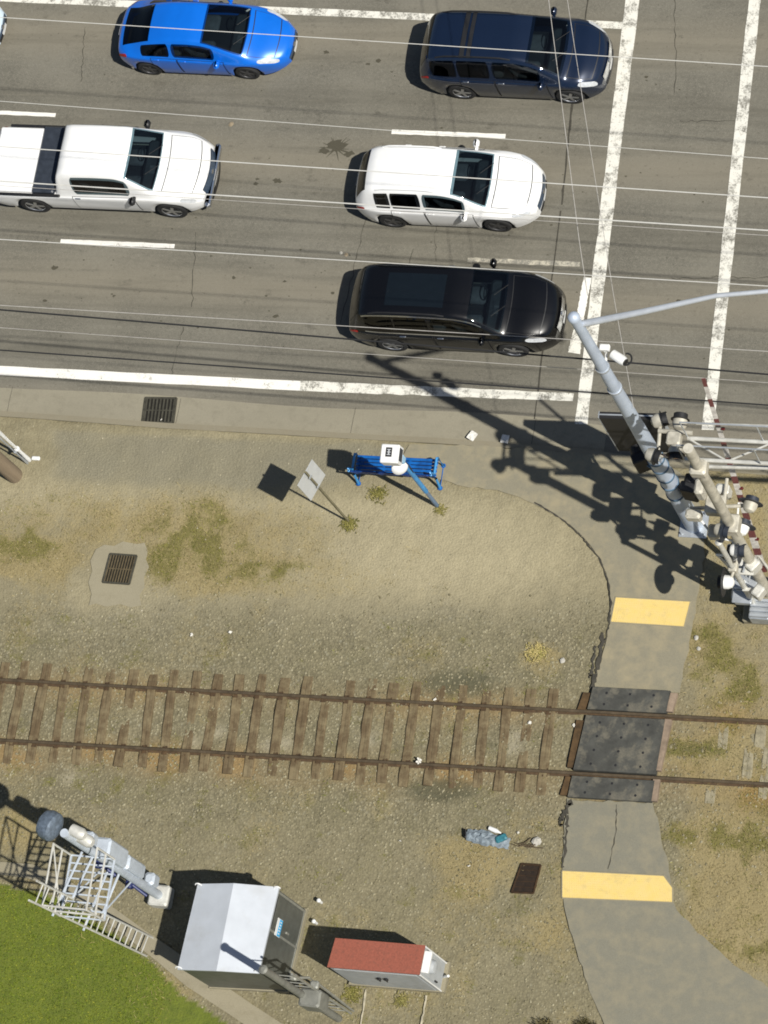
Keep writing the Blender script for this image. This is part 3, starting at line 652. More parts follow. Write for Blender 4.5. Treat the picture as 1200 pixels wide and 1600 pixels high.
# ---------------------------------------------------------------- railway track
TIE = NT('tie_wood'); _p = TIE.objc(); _w = TIE.pos()
TIEM = TIE.done(TIE.mix(TIE.ramp(TIE.noise(_w, 2.2, 5, .75), .42, .68, 0, .75), TIE.mix(TIE.noise(TIE.mapv(_w, 30, 4, 10), 1, 4, .7), (.036, .023, .010), (.160, .112, .056)), (.225, .182, .10)), .9)
RUST = mk('rusty_rail', (.085, .052, .026), .75, .3, var=.45, scale=9, bump=.3, dirt=(.2, .12, .05))
SHINE = mk('rail_head', (.13, .097, .06), .5, .5, var=.35, scale=5)
RA = [G(0, 1061.7, .12), G(1200, 1126.7, .12)]; RB = [G(0, 1156, .12), G(1200, 1225, .12)]
def on(Ln, x): t = (x-Ln[0].x)/(Ln[1].x-Ln[0].x); return Ln[0]+(Ln[1]-Ln[0])*t
def rail(Ln, label):
    root = thing('rail', label, 'rail', on(Ln, 0)); d = (Ln[1]-Ln[0]).normalized(); nrm = Vector((-d.y, d.x, 0))
    def ext(pr, nm, mat):
        m = MB(); st = [on(Ln, x) for x in (-40, -10, 0, 10, 45)]; vs = []
        for p in st: vs += [Vector((p.x, p.y, 0))+nrm*a+Vector((0, 0, b)) for a, b in pr]
        n = len(pr); m.add(vs, [(i*n+j, i*n+(j+1) % n, (i+1)*n+(j+1) % n, (i+1)*n+j) for i in range(4) for j in range(n)]); m.build(nm, mat, root)
    ext([(-.065, -.03), (.065, -.03), (.065, -.015), (.012, 0.005), (.012, .085), (-.012, .085), (-.012, .005), (-.065, -.015)], 'rail_web', RUST)
    ext([(-.034, .086), (.034, .086), (.034, .112), (.026, .12), (-.026, .12), (-.034, .112)], 'rail_head', SHINE)
rail(RA, 'rusty brown rail of the track, the one nearer the road'); rail(RB, 'rusty brown rail of the track, the one nearer the grey cabinet')
_td = (RA[1]-RA[0]).normalized()
def tie(x, buried, skew, mat=None):
    a, b = on(RA, x), on(RB, x+.12); c = (a+b)/2; L = 2.5+random.uniform(-.12, .12)
    ang = math.atan2(_td.y, _td.x)+skew; rot = Matrix.Rotation(ang, 3, 'Z'); m = MB()
    top = .0-buried; wd = random.uniform(.21, .255); ph1, ph2 = random.uniform(0, 6), random.uniform(0, 6)
    nseg = 9; vs = []
    for i in range(nseg+1):
        y = -L/2+L*i/nseg; z = top+random.uniform(-.01, .01)-(.02 if i in (0, nseg) else 0)+.02*math.sin(ph1+i*.8)+.012*math.sin(ph2+i*1.9); ww = wd*random.uniform(.92, 1.05)/2
        for px_, pz in ((-ww, -.15), (-ww, z-.015), (-ww+.02, z), (-.01, z-.012*random.random()), (.02, z), (ww-.02, z), (ww, z-.015), (ww, -.15)):
            q = rot@Vector((px_+random.uniform(-.006, .006), y, 0)); vs.append((c.x+q.x, c.y+q.y, pz))
    fs = [(i*8+j, i*8+j+1, (i+1)*8+j+1, (i+1)*8+j) for i in range(nseg) for j in range(7)]+[tuple(range(8)), tuple(range(nseg*8+7, nseg*8-1, -1))]
    m.add(vs, [tuple(reversed(f)) for f in fs]); o = m.build('railway_tie', mat or TIEM)
    for q in ((a, b) if mat is None else ()):
        pm = MB(); pm.box((q.x, q.y, .006), (.12, .2, .012), rot=rot, bev=.004)
        for i_ in (-1, 1): pm.box(Vector((q.x, q.y, .018))+rot@Vector((.045*i_, .085*i_, 0)), (.025, .04, .02), rot=rot)
        pm.build('tie_plate', RUST, o)
    tag(o, *(('weathered brown wooden tie in the row left of the rubber crossing', 'railway tie', 'wooden ties left of the crossing') if mat is None else ('bleached half buried tie end right of the rubber crossing', 'railway tie', 'bleached ties right of the crossing')))
PTIE = mk('bleached_tie', (.27, .24, .16), .95, var=.3, scale=7, dirt=(.15, .13, .07), dk=.7)
PX0 = G(905, 1165, 0).x
x = -10.2; k = 0
while x < 4.9:
    q = on(RA, x); u, v = uv_of((q.x, q.y, .1))
    if u < 905: tie(x, random.choice([-.02, -.018, -.015, -.012, -.01, -.006, 0., .008]), random.uniform(-.03, .03))
    x += .56+random.uniform(-.05, .05)
for u in (1098, 1108, 1150, 1165, 1180, 1196): tie(G(u, 1235, 0).x+.12, .03, random.uniform(-.03, .03), PTIE)
# crossing panels of dark rubber between timber headers
RUB = mk('rubber_panel', (.058, .058, .050), .85, var=.4, scale=4, bump=.3, dirt=(.17, .152, .11), dk=.85)
HDR = mk('timber_header', (.26, .195, .14), .9, var=.35, scale=4, dirt=(.13, .1, .06), dk=.6)
OLDT = mk('rotten_timber', (.085, .05, .02), .95, var=.5, scale=6)
def edge(Ln, x0, off):
    return on(Ln, x0)+Vector((-_td.y, _td.x, 0))*off
def panel(label, xa, xb, ya, yb, top=.125):
    """a slab between two lines parallel to the rails; x at the left and right end of each"""
    root = thing('crossing_panel', label, 'crossing panel', Vector((sum(xa+xb)/4, (ya[0].y+yb[1].y)/2, 0)), 'rubber panels of the foot crossing')
    p = [ya[0], ya[1], yb[1], yb[0]]; m = MB(); m.prism([(q.x, q.y) for q in p], 0.0, top, taper=.012)
    c = [Vector((q.x, q.y, 0)) for q in p]
    for i in range(3):
        for j in (range(2) if (c[0]-c[3]).length < .9 else range(4)):
            s_, t_ = .2+.3*i, (j+.5)/(2 if (c[0]-c[3]).length < .9 else 4)
            q = c[0]*(1-s_)*(1-t_)+c[1]*s_*(1-t_)+c[2]*s_*t_+c[3]*(1-s_)*t_
            m.lathe((q.x, q.y, top+.001), (0, 0, 1), [(0, .032), (.004, .028)], 8, mi=1)
    m.build('slab', [RUB, BLACKP], root)
def rows(u0, u1, off, Ln):
    a = edge(Ln, 0, off); d = _td
    def at(u, v):
        g = G(u, v, .12); return a+d*((g-a).dot(d))
    return [at(*u0), at(*u1)]
tl, tr_, br, bl = (925, 1080), (1047, 1085), (1018, 1252), (886, 1246)
def lerp(a, b, t): return (a[0]+(b[0]-a[0])*t, a[1]+(b[1]-a[1])*t)
def prow(t, off, Ln): return rows(lerp(tl, bl, t), lerp(tr_, br, t), off, Ln)
gN, gN2, gS2, gS = prow(.24, .055, RA), prow(.28, -.085, RA), prow(.80, .085, RB), prow(.84, -.055, RB)
N0, S0 = prow(0, .60, RA), prow(1, -.56, RB)
panel('dark rubber crossing panel along the road side of the track', [N0[0].x, N0[1].x], [gN[0].x, gN[1].x], N0, gN)
panel('wide dark rubber crossing panel filling the gap between the rails', [gN2[0].x, gN2[1].x], [gS2[0].x, gS2[1].x], gN2, gS2)
panel('dark rubber crossing panel along the lower side of the track', [gS[0].x, gS[1].x], [S0[0].x, S0[1].x], gS, S0)
m = MB()
for a, b in (((1052, 1083), (1045, 1112)), ((1043, 1124), (1027, 1204)), ((1025, 1216), (1021, 1252))):
    p = [G(*a, .08), G(*b, .08)]; m.prism([(p[0].x-.06, p[0].y), (p[0].x+.1, p[0].y), (p[1].x+.08, p[1].y), (p[1].x-.06, p[1].y)], -.05, .1)
tag(m.build('timber_header', HDR), 'pale pinkish timber strip along the right end of the rubber panels', 'timber')
m = MB()
for a, b in (((918, 1083), (908, 1112)), ((907, 1126), (893, 1200)), ((890, 1214), (882, 1243))):
    p = [G(*a, .02), G(*b, .02)]; m.prism([(p[0].x-.09, p[0].y), (p[0].x+.09, p[0].y), (p[1].x+.09, p[1].y), (p[1].x-.1, p[1].y)], -.05, .06)
tag(m.build('rotten_timber', OLDT), 'dark rotten brown timber strip along the left end of the rubber panels', 'timber')
# tactile paving
CONC = concrete('apron_concrete', (.275, .245, .168), (.2, .175, .11))
YEL = NT('tactile_yellow'); _p = YEL.pos(); YELM = YEL.done(YEL.mix(YEL.ramp(YEL.noise(_p, 3.5, 6, .8), .52, .75, 0, .5), YEL.mix(YEL.ramp(YEL.noise(_p, 6, 4, .7), .35, .75), (.66, .49, .155), YEL.mix(YEL.noise(_p, 40, 2, .7), (.58, .43, .17), (.72, .56, .24))), (.36, .29, .15)), .8)
def tactile(px, label, nx, ny):
    q = poly(px, .02); root = thing('tactile_pad', label, 'tactile paving', (q[0]+q[2])/2, 'yellow tactile pads on the footpath')
    m = MB(); m.prism([(p.x, p.y) for p in q], 0, .024); m.build('pad', YELM, root); m = MB()
    for i in range(len(q)): m.tube(q[i]+Vector((0, 0, -.002)), q[(i+1) % len(q)]+Vector((0, 0, -.002)), .016, n=6)
    m.build('border', CONC, root); m = MB()
    a, b, c, d = (q[0], q[1], q[-2], q[-1])
    for i in range(nx):
        for j in range(ny):
            s_, t_ = (i+.5)/nx, (j+.5)/ny; p = a*(1-s_)*(1-t_)+b*s_*(1-t_)+c*s_*t_+d*(1-s_)*t_
            m.lathe((p.x, p.y, .0245), (0, 0, 1), [(0, .014), (.005, .009)], 6)
    m.build('domes', YELM, root)['kind'] = 'stuff'
tactile([(961.7, 932.7), (1079, 939.5), (1069, 979.5), (954, 972)], 'yellow tactile pad at the road end of the footpath', 32, 11)
tactile([(878, 1360), (1037, 1368), (1051, 1387), (1051, 1410), (878, 1403)], 'yellow tactile pad with a clipped corner below the track', 46, 12)
# ---------------------------------------------------------------- drain grates, pit
IRON = mk('grate_iron', (.085, .08, .06), .7, .5, var=.4, scale=12); VOID = mk('drain_void', (.012, .011, .008), 1., var=.1)
CONC = concrete('apron_concrete', (.275, .245, .168), (.2, .175, .11))
def grate(px, z, label, nb, mat, frame, mid=True):
    q = poly(px, z); c = sum(q, Vector())/4; root = thing('drain_grate', label, 'drain grate', c)
    e1, e2 = (q[1]-q[0]+q[2]-q[3])/2, (q[3]-q[0]+q[2]-q[1])/2; m = MB()
    P = lambda s_, t_, dz=0.: c+e1*(s_-.5)+e2*(t_-.5)+Vector((0, 0, dz))
    m.add([P(0, 0, .006), P(1, 0, .006), P(1, 1, .006), P(0, 1, .006)], [(3, 2, 1, 0)]); m.build('drain_hole', VOID, root); m = MB()
    for i in range(nb):
        s_ = (i+.5)/nb; a, b = P(s_, .02, .03), P(s_, .98, .03); m.tube(a, b, e1.length/nb*.26, n=6)
    if mid: m.tube(P(.02, .5, .025), P(.98, .5, .025), .016, n=6)
    m.build('bars', mat, root); m = MB()
    for a, b in (((0, 0), (1, 0)), ((1, 0), (1, 1)), ((1, 1), (0, 1)), ((0, 1), (0, 0))):
        m.tube(P(*a, .028), P(*b, .028), .03, n=6)
    m.build('frame', frame, root)
grate([(227.5, 621), (276.7, 624), (271, 660), (223, 661.7)], RZ, 'iron drain grate set in the gutter beside the road', 9, IRON, IRON)
grate([(172.3, 865), (214.8, 870), (202, 912), (161.8, 911)], .005, 'rusty square drain grate in a pale concrete patch', 10, mk('rusty_grate', (.11, .085, .045), .85, .2, var=.4, scale=14), IRON)
sheet('concrete_apron', poly([(150, 858), (163, 851), (178, 853), (192, 846), (214, 850), (226, 848), (231, 862), (228, 874), (233, 886), (225, 902), (226, 918), (218, 930), (221, 946), (204, 949), (188, 944), (166, 948), (150, 943), (139, 946), (143, 928), (138, 910), (144, 892), (141, 876)], .004), CONC)
q = poly([(814.6, 1349.6), (844.8, 1351.7), (833.3, 1395.4), (799, 1394)], .03); c = sum(q, Vector())/4
pit = thing('junction_pit', 'dark open rusty pit in the straw beside the lower footpath', 'pit', c)
m = MB(); m.add([Vector((p.x, p.y, .012)) for p in q], [(3, 2, 1, 0)]); m.build('pit_floor', mk('pit_dark', (.02, .011, .005), .95, var=.5, scale=9), pit)
m = MB()
for i in range(4): m.tube((q[i].x, q[i].y, .02), (q[(i+1) % 4].x, q[(i+1) % 4].y, .02), .025, n=6)
for i in range(1, 5):
    t_ = i/5; m.tube(q[0].lerp(q[3], t_)-Vector((0, 0, .012)), q[1].lerp(q[2], t_)-Vector((0, 0, .012)), .008, n=5)
m.build('frame', mk('pit_rust', (.05, .026, .01), .9, .2, var=.5), pit)
# ---------------------------------------------------------------- wooden utility pole at the left edge
WOOD = NT('pole_wood'); _p = WOOD.objc(); WOODM = WOOD.done(WOOD.mix(WOOD.noise(WOOD.mapv(_p, 14, 14, .5), 1, 5, .7), (.10, .07, .04), (.30, .235, .16)), .9)
GALV = mk('galvanised', (.50, .53, .56), .45, .55, var=.18, scale=4, dirt=(.28, .3, .3), dk=.4)
PVC = mk('white_conduit', (.72, .72, .70), .5, var=.1)
b = G(22, 742, 0); up_ = thing('utility_pole', 'brown wooden utility pole with white conduits at the left edge', 'utility pole', b)
m = MB(); m.path([b+Vector((0, 0, z)) for z in (-.05, 4, 8, 11.2)], [.21, .19, .165, .14], 24); m.build('shaft', WOODM, up_, smooth=True)
for (du, dv, r, mat) in ((46, 719, .055, PVC), (43, 724, .03, GALV)):
    p = G(du, dv, 0); e = b+(p-b)*.8; m = MB(); m.path([p, p+Vector((0, 0, .15)), p+Vector((0, 0, 2.2)), p.lerp(e, .3)+Vector((0, 0, 2.6)), p.lerp(e, .3)+Vector((0, 0, 9.5))], r, 10)
    for z in (.8, 2.2): m.tube(p+Vector((0, 0, z)), p+Vector((0, 0, z+.06)), r*1.25)
    m.build('conduit', mat, up_, smooth=True)
m = MB(); p = G(57, 717, 0); m.box(p+Vector((0, 0, .04)), (.22, .1, .08), bev=.02); m.build('ground_clamp', PVC, up_)
for z, L in ((8.9, 2.4), (10.6, 2.4)):
    m = MB(); m.box(b+Vector((.2, 0, z)), (.1, L, .12), bev=.01)
    for y in (-1.1, -.6, .6, 1.1): m.lathe(b+Vector((.2, y, z+.06)), (0, 0, 1), [(0, .02), (.08, .02), (.09, .06), (.16, .05), (.19, .02)], 10)
    m.build('crossarm', WOODM, up_)
# ---------------------------------------------------------------- overhead wires
ALU = mk('bare_wire', (.62, .61, .57), .5, .1, var=.1); INS = mk('black_cable', (.015, .015, .016), .7, var=.2); GRYW = mk('grey_cable', (.42, .4, .37), .7, var=.2)
def wire(px, h, r, mat, label, ext=1.2):
    P = [G(u, v, h) for u, v in px]; a, b = P[0], P[-1]; d = b-a; A_, B_ = a-d*1.2, b+d*ext; pts = []
    for i in range(25):
        t = i/24; x = A_.lerp(B_, t); k = (t*(2.2+ext)-1.2)                # 0..1 inside the surveyed stretch
        if len(P) > 2 and 0 <= k <= 1:
            y = np.interp(k, [(q-a).dot(d)/d.dot(d) for q in P], [0]+[(q-(a+d*((q-a).dot(d)/d.dot(d)))).dot(Vector((-d.y, d.x, 0)).normalized()) for q in P[1:-1]]+[0])
            x = x+Vector((-d.y, d.x, 0)).normalized()*float(y)
        pts.append(x)
    m = MB(); m.path(pts, r, 6); o = m.build('overhead_wire', mat, smooth=True); tag(o, label, 'wire', 'overhead wires')
wire([(0, 27), (1200, 104)], 9.5, .0095, ALU, 'thin pale wire across the blue hatchback and the navy suv')
wire([(0, 158), (1200, 248)], 9.5, .007, ALU, 'faint pale wire crossing bare road just under the uppermost lane dashes')
wire([(0, 229), (1200, 309)], 9.2, .012, ALU, 'pale wire over the pickup roof and the white crossover windshield')
wire([(0, 283), (1200, 360)], 9.2, .015, ALU, 'thicker pale wire over the pickup door and the crossover side')
wire([(0, 290), (1200, 368)], 9.4, .006, GRYW, 'thin grey wire hugging the thick pale one over the crossover side')
wire([(0, 374), (1200, 447)], 9.2, .0095, ALU, 'pale wire grazing the far side of the black suv')
wire([(0, 477), (1200, 549)], 8.6, .008, GRYW, 'thin grey wire across the middle of the black suv')
wire([(0, 484), (1200, 585)], 8.4, .02, INS, 'thick black cable along the near side of the black suv')
wire([(0, 512), (1200, 598)], 8.4, .006, GRYW, 'thin dull wire beside the thick black cable')
wire([(0, 547), (1200, 633)], 8.2, .017, INS, 'black cable nearest the kerb, low over the edge line')
wire([(856, -10), (907, 392), (917, 452)], 8.0, .008, GRYW, 'thin wire dropping across the road to the signal pole top', ext=.02)
wire([(885, -10), (913, 173), (960, 470), (988, 625)], 8.0, .007, GRYW, 'thinnest wire running down the road right of the pole', ext=.02)
# ---------------------------------------------------------------- traffic signal pole with lamp arm
GP = mk('pole_galvanised', (.50, .57, .68), .5, .25, var=.12, scale=2.5, dirt=(.36, .4, .46), dk=.35)
GPD = mk('pole_band', (.10, .17, .24), .5, .3, var=.3); WHT = mk('white_housing', (.74, .74, .72), .45, var=.1)
B = G(1085, 820, 0); sp = thing('traffic_pole', 'tall tapered pale blue grey signal pole with a lamp arm at its top', 'signal pole', B)
def upz(p, z): return Vector((p.x, p.y, z))
m = MB(); m.path([upz(B, z) for z in (0, 4, 8, 12.9)], [.225, .19, .15, .105], 24); m.build('shaft', GP, sp, smooth=True)
m = MB(); m.prism([(B.x+.33*i, B.y+.33*j) for i, j in ((-1, -1), (1, -1), (1, 1), (-1, 1))], 0, .05)
for i in (-1, 1):
    for j in (-1, 1): m.tube((B.x+.26*i, B.y+.26*j, .05), (B.x+.26*i, B.y+.26*j, .14), .022)
m.build('base_plate', GALV, sp)
m = MB(); m.lathe(upz(B, 12.88), (0, 0, 1), [(0, .12), (.1, .13), (.16, .1), (.2, .03)], 16); m.build('pole_cap', GP, sp, smooth=True)
a0 = G(905, 507, 12.5); a1 = G(1005, 487, 12.9); a2 = G(1120, 462, 13.2); a3 = G(1235, 452, 13.3)
m = MB(); m.path([upz(B, 12.45), a0, a1, a2, a3], [.075, .075, .065, .05, .045], 12); m.build('lamp_arm', mk('arm_galvanised', (.55, .58, .62), .5, .3, var=.1), sp, smooth=True)
m = MB(); m.box(a3+Vector((.35, .03, 0)), (.7, .3, .16), bev=.05); m.build('street_light_head', GALV, sp)
for z in (2.3, 3.0, 3.5, 4.1, 4.6, 9.0, 10.2):
    m = MB(); r = .235-.0095*z; m.lathe(upz(B, z), (0, 0, 1), [(0, r), (0, r+.015), (.05, r+.015), (.05, r)], 20); m.build('clamp_band', GPD if z < 5 else GALV, sp, smooth=True)
# the black message sign fixed behind the pole
TLp, TRp = G(935, 653, 4.5), G(1030, 656, 4.5); e = (TRp-TLp).normalized(); nn = Vector((-e.y, e.x, 0))
BLK = mk('sign_black', (.012, .012, .013), .6, var=.2)
m = MB(); rot = Matrix(((e.x, nn.x, 0), (e.y, nn.y, 0), (0, 0, 1))); cc = (TLp+TRp)/2+Vector((0, 0, -1.1))
m.box(cc+nn*.08, ((TRp-TLp).length, .16, 2.2), rot=rot, bev=.02); ms = m.build('message_sign', BLK, sp)
m = MB()
for t_ in (0., 1.): m.box(TLp.lerp(TRp, t_)+Vector((0, 0, -1.1))+nn*.08, (.02, .165, 2.21), rot=rot)
m.box((TLp+TRp)/2+Vector((0, 0, .012))+nn*.08, ((TRp-TLp).length+.03, .03, .02), rot=rot); m.build('rim', GALV, ms)
m = MB()
for z in (3.4, 4.2): m.tube(upz(B, z), upz(cc+nn*.02, z), .035)
m.build('bracket', GALV, sp)
# traffic detection camera
c0 = G(945, 548, 10.2); c1 = G(967, 560, 10.2)
m = MB(); m.path([upz(B, 10.0), upz(c0, 10.05), c0], .03, 8); m.box(c0+Vector((.0, .05, .04)), (.22, .14, .12), bev=.02); cb = m.build('camera_bracket', WHT, sp)
m = MB(); m.lathe(c1+Vector((-.16, .1, 0)), (1, -.6, .1), [(0, .07), (.02, .1), (.3, .105), (.36, .085)], 18); cmr = m.build('camera', WHT, sp, smooth=True)
m = MB(); m.path([c1+Vector((.17+.11*math.cos(t), -.02+.13*math.sin(t), .02)) for t in np.linspace(-1.9, 1.9, 10)], .02, 6); m.build('cable', BLK, cmr)
m = MB(); m.lathe(c1+Vector((.16, -.09, .03)), (1, -.6, .1), [(0, .08), (.01, .07)], 14); m.build('lens', BLK, cmr)
def signal_or_shade_head(P, az, parent, n=3, mat=None):
    d = Vector((math.cos(az), math.sin(az), 0)); rt = Matrix.Rotation(az, 3, 'Z')
    m = MB(); m.box(P, (.24, .36, .36*n), rot=rt, bev=.03); s_ = m.build('signal_head', mat or BLK, parent)
    for i in range(n):
        p = P+d*.12+Vector((0, 0, .36*(i-(n-1)/2))); m = MB(); m.lathe(p, d, [(0, .16), (.2, .16), (.2, .15), (.02, .14)], 16); m.build('visor', BLK, s_)
signal_or_shade_head(G(1003, 722, 3.5), math.radians(115), sp, 2); signal_or_shade_head(G(1078, 768, 2.7), math.radians(80), sp, 2)  # second head is added, its dark body stands in for shade right of pole
m = MB(); m.tube(upz(B, 3.4), G(1003, 722, 3.5), .03, n=6); m.tube(upz(B, 2.7), G(1078, 768, 2.7), .03, n=6); m.build('signal_bracket', GPD, sp)
# ---------------------------------------------------------------- railway crossing signals
TAN = mk('mast_tan', (.52, .49, .41), .6, .2, var=.3, scale=5, dirt=(.24, .22, .17), dk=.6); TAN2 = mk('mast_pale', (.62, .61, .56), .55, .3, var=.2, scale=5, dirt=(.3, .28, .22), dk=.5)
RLENS = mk('red_lens', (.25, .012, .012), .2, var=.2); RED = mk('gate_red', (.15, .05, .048), .5, var=.15, scale=9); GWH = mk('gate_white', (.60, .57, .53), .6, var=.3, scale=9)
DBL = mk('backing_blue_black', (.02, .026, .04), .55, var=.3)
def flasher(P, az, parent, disc=BLK, r=.31, back=WHT):
    """a crossing flasher facing az: dome housing at the back, round backing disc, hood and red lens in front"""
    d = Vector((math.cos(az), math.sin(az), 0)); m = MB(); m.lathe(P-d*.03, -d, [(0, .16), (.1, .155), (.18, .12), (.22, .05)], 18)
    f = m.build('flashing_light', back, parent, smooth=True)
    m = MB(); m.lathe(P-d*.02, d, [(0, r), (.012, r)], 28); m.build('backing_disc', disc, f)
    m = MB(); m.lathe(P+d*.0, d, [(0, .13), (.03, .12), (.05, .05)], 18); m.build('lens', RLENS, f, smooth=True)
    q = d.to_track_quat('Z', 'Y'); m = MB(); vs = []; n = 14
    sx = d.cross(Vector((0, 0, 1)))
    for k, L in ((0, 0), (1, .11)):
        for i in range(n+1):
            a = math.pi*(-.1+1.2*i/n); vs.append(P+d*L+sx*(.15*math.cos(a))+Vector((0, 0, .15*math.sin(a))))
    m.add(vs, [(i, i+1, n+2+i, n+1+i) for i in range(n)]); m.build('hood', disc, f, smooth=True)
    return f
# gate mast with a pair of flashers and the raised gate
D1 = G(1035, 905, 0)+SH*3.25+Vector((0, 0, 3.25)); D2 = G(1045, 860, 0)+SH*3.4+Vector((0, 0, 3.4)); MBs = (D1+D2)/2
gb = Vector((MBs.x+.12, MBs.y-.02, 0)); gm = thing('gate_mast', 'grey crossing gate mast with round flashers beside the upper yellow pad', 'crossing gate', gb)
m = MB(); m.tube(gb, upz(gb, 5.1), .065, .06, 16); m.build('mast', TAN2, gm, smooth=True)
m = MB(); m.box(gb+Vector((0, 0, .12)), (.62, .62, .24), bev=.03); m.build('base_plate', CONC, gm)
m = MB(); m.lathe(upz(gb, 5.08), (0, 0, 1), [(0, .08), (.06, .08), (.1, .03)], 12); m.build('mast_cap', TAN2, gm)
m = MB(); m.tube(upz(D1, 3.3)+Vector((.16, 0, 0)), upz(D2, 3.35)+Vector((.16, 0, 0)), .035); m.box(upz(gb, 3.32), (.2, .2, .22), bev=.02); m.build('crossarm', TAN, gm)
flasher(D1, math.pi, gm, BLK, .34); flasher(D2, math.pi, gm, BLK, .34)
flasher(D2+Vector((.3, -.15, .6)), 0, gm, DBL, .3); flasher(D2+Vector((.35, .35, .9)), math.radians(80), gm, DBL, .3)
def crossbuck(c, az, parent):
    d = Vector((math.cos(az), math.sin(az), 0)); m = MB()
    for sg, o in ((1, 0), (-1, .022)):
        rot = Matrix.Rotation(az, 3, 'Z')@Matrix.Rotation(sg*math.radians(45), 3, 'X'); m.box(c+d*o, (.02, 1.2, .22), rot=rot)
    return m.build('crossbuck', WHT, parent)
mech = gb+Vector((-.12, .35, 0))
m = MB(); m.box(mech+Vector((0, 0, 1.0)), (.55, .42, .75), bev=.05); m.box(mech+Vector((0, 0, 1.41)), (.6, .46, .05), bev=.02); gx_ = m.build('gate_mechanism', GALV, gm)
m = MB(); m.box(mech+Vector((0, -.22, 1.0)), (.4, .03, .5), bev=.01); m.build('door', TAN2, gx_)
m = MB(); m.box(G(1160, 930, .9), (.42, .34, .5), bev=.04); m.box(G(1160, 930, 1.17), (.46, .38, .04), bev=.015); m.build('relay_box', GALV, gm)
m = MB(); p = G(1190, 955, .5)
for i in range(4): m.box(p+Vector((.02, -.18+.12*i, .25)), (.5, .08, .1), bev=.015)
m.box(p, (.5, .5, .42), bev=.03); m.build('counterweight', GALV, gm)
# the raised, striped gate arm
t0, t1 = G(1193, 893, 1.2), G(1098, 588, 9.2)
def stripes(a, b, n, r0, r1, parent, name):
    mats = [RED, GWH]; m = MB()
    for i in range(n):
        f0, f1 = i/n+(0 if i % 2 == 0 else -.22/n), (i+1)/n-(.22/n if i % 2 == 0 else 0); p, q = a.lerp(b, f0), a.lerp(b, f1); r = r0+(r1-r0)*i/n; d = (q-p); rt = d.to_track_quat('Z', 'X').to_matrix()
        m.box((p+q)/2, (r*.45, r*2, d.length), rot=rt, mi=i % 2)
    return m.build(name, mats, parent)
ga = stripes(t0, t1, 21, .085, .04, gm, 'gate_arm')
for t_ in (.18, .45, .75):
    p = t0.lerp(t1, t_); m = MB(); m.lathe(p+Vector((.05, 0, 0)), (1, 0, 0), [(0, .035), (.06, .04), (.08, .02)], 12); m.build('gate_light', mk('dull_red', (.09, .012, .012), .4), ga)
m = MB()
for k in (-.16, .16): m.path([t0+Vector((k, 0, -.7)), t0+Vector((k, 0, .1)), t0.lerp(t1, .09)], .035, 6)
m.build('gate_bracket', TAN2, gm)
m = MB()
for k in range(3):
    z = 2.0+.35*k; m.path([upz(gb, z)+Vector((-.1, .1, 0)), upz(gb, z)+Vector((-.3, .3, .05)), upz(gb, z)+Vector((-.25, .55, 0)), upz(gb, z)+Vector((.15, .5, 0)), upz(gb, z)+Vector((.1, .1, 0))], .024, 6)
for dx, dy in ((-.3, .3), (-.25, .55), (.15, .5)): m.tube(upz(gb, 1.4)+Vector((dx, dy, 0)), upz(gb, 2.9)+Vector((dx, dy, 0)), .024, n=6)
m.build('guard_frame', GALV, gm)
m = MB(); m.path([upz(gb, 4.2), upz(gb, 3.9)+Vector((-.28, .1, 0)), upz(gb, 3.3)+Vector((-.3, .2, 0)), upz(gb, 2.4)+Vector((-.1, .12, 0)), upz(gb, 1.3)+Vector((-.1, .3, 0))], .028, 8); m.build('hose', WHT, gm, smooth=True)
for dx, dy, z, s_ in ((.3, .3, 2.6, .3), (-.1, .75, 2.2, .26), (.35, -.1, 1.9, .28), (.1, .5, 3.6, .24)):
    m = MB(); m.box(upz(gb, z)+Vector((dx, dy, 0)), (s_, s_*.8, s_*1.3), rot=Matrix.Rotation(dx*3, 3, 'Z'), bev=.03); m.box(upz(gb, z)+Vector((dx*.5, dy*.5, 0)), (abs(dx)+.06, abs(dy)*.3+.05, .05)); m.build('junction_box', TAN2 if dx > 0 else GALV, gm)
# cantilever mast and truss arm
cb_ = G(1203, 932, 0); cs = thing('cantilever_signal', 'tan cantilever signal structure with truss arm reaching out over the side street', 'crossing signal', cb_)
TOPH = 9.0
m = MB(); m.path([upz(cb_, z) for z in (0, 5, TOPH+1.1)], [.125, .12, .11], 20); m.build('mast', TAN, cs, smooth=True)
m = MB(); m.box(cb_+Vector((0, 0, .15)), (.8, .8, .3), bev=.04); m.build('base_plate', CONC, cs)
mt = upz(cb_, TOPH); y1, y2 = G(1062, 684, TOPH).y, G(1085, 718, TOPH).y
xl = mt.x-.3; xr_ = mt.x+9.5
m = MB()
for y in (y1, y2):
    for z in (TOPH, ): m.tube((xl, y, z), (xr_, y, z), .045, n=10)
k = 0; xx = xl
while xx < xr_-.9:
    a, b = ((xx, y1, TOPH), (xx+.9, y2, TOPH)) if k % 2 == 0 else ((xx, y2, TOPH), (xx+.9, y1, TOPH)); m.tube(a, b, .022, n=6); xx += .9; k += 1
tr1 = m.build('truss_arm', TAN2, cs)
m = MB()
for y in (y1+.02, y2-.02):
    m.tube((xl, y, TOPH+.9), (xr_, y, TOPH+.9), .018, n=6)
    for xx in np.arange(xl, xr_, 1.6): m.tube((xx, y, TOPH), (xx, y, TOPH+.9), .016, n=6)
m.build('handrail', GALV, tr1)
m = MB(); m.tube((xl, y1+.55, TOPH-.6), (xr_, y1+.55, TOPH-.1), .025, n=6); m.tube((xl, (y1+y2)/2, TOPH-1.1), (xr_, (y1+y2)/2, TOPH-.15), .045, n=8); m.build('tie_rod', TAN2, cs)
m = MB(); m.box((mt.x, mt.y, TOPH-.1), (.36, .36, .3), bev=.04); m.build('mast_bracket', TAN, cs)
fl = G(1050, 686, TOPH)
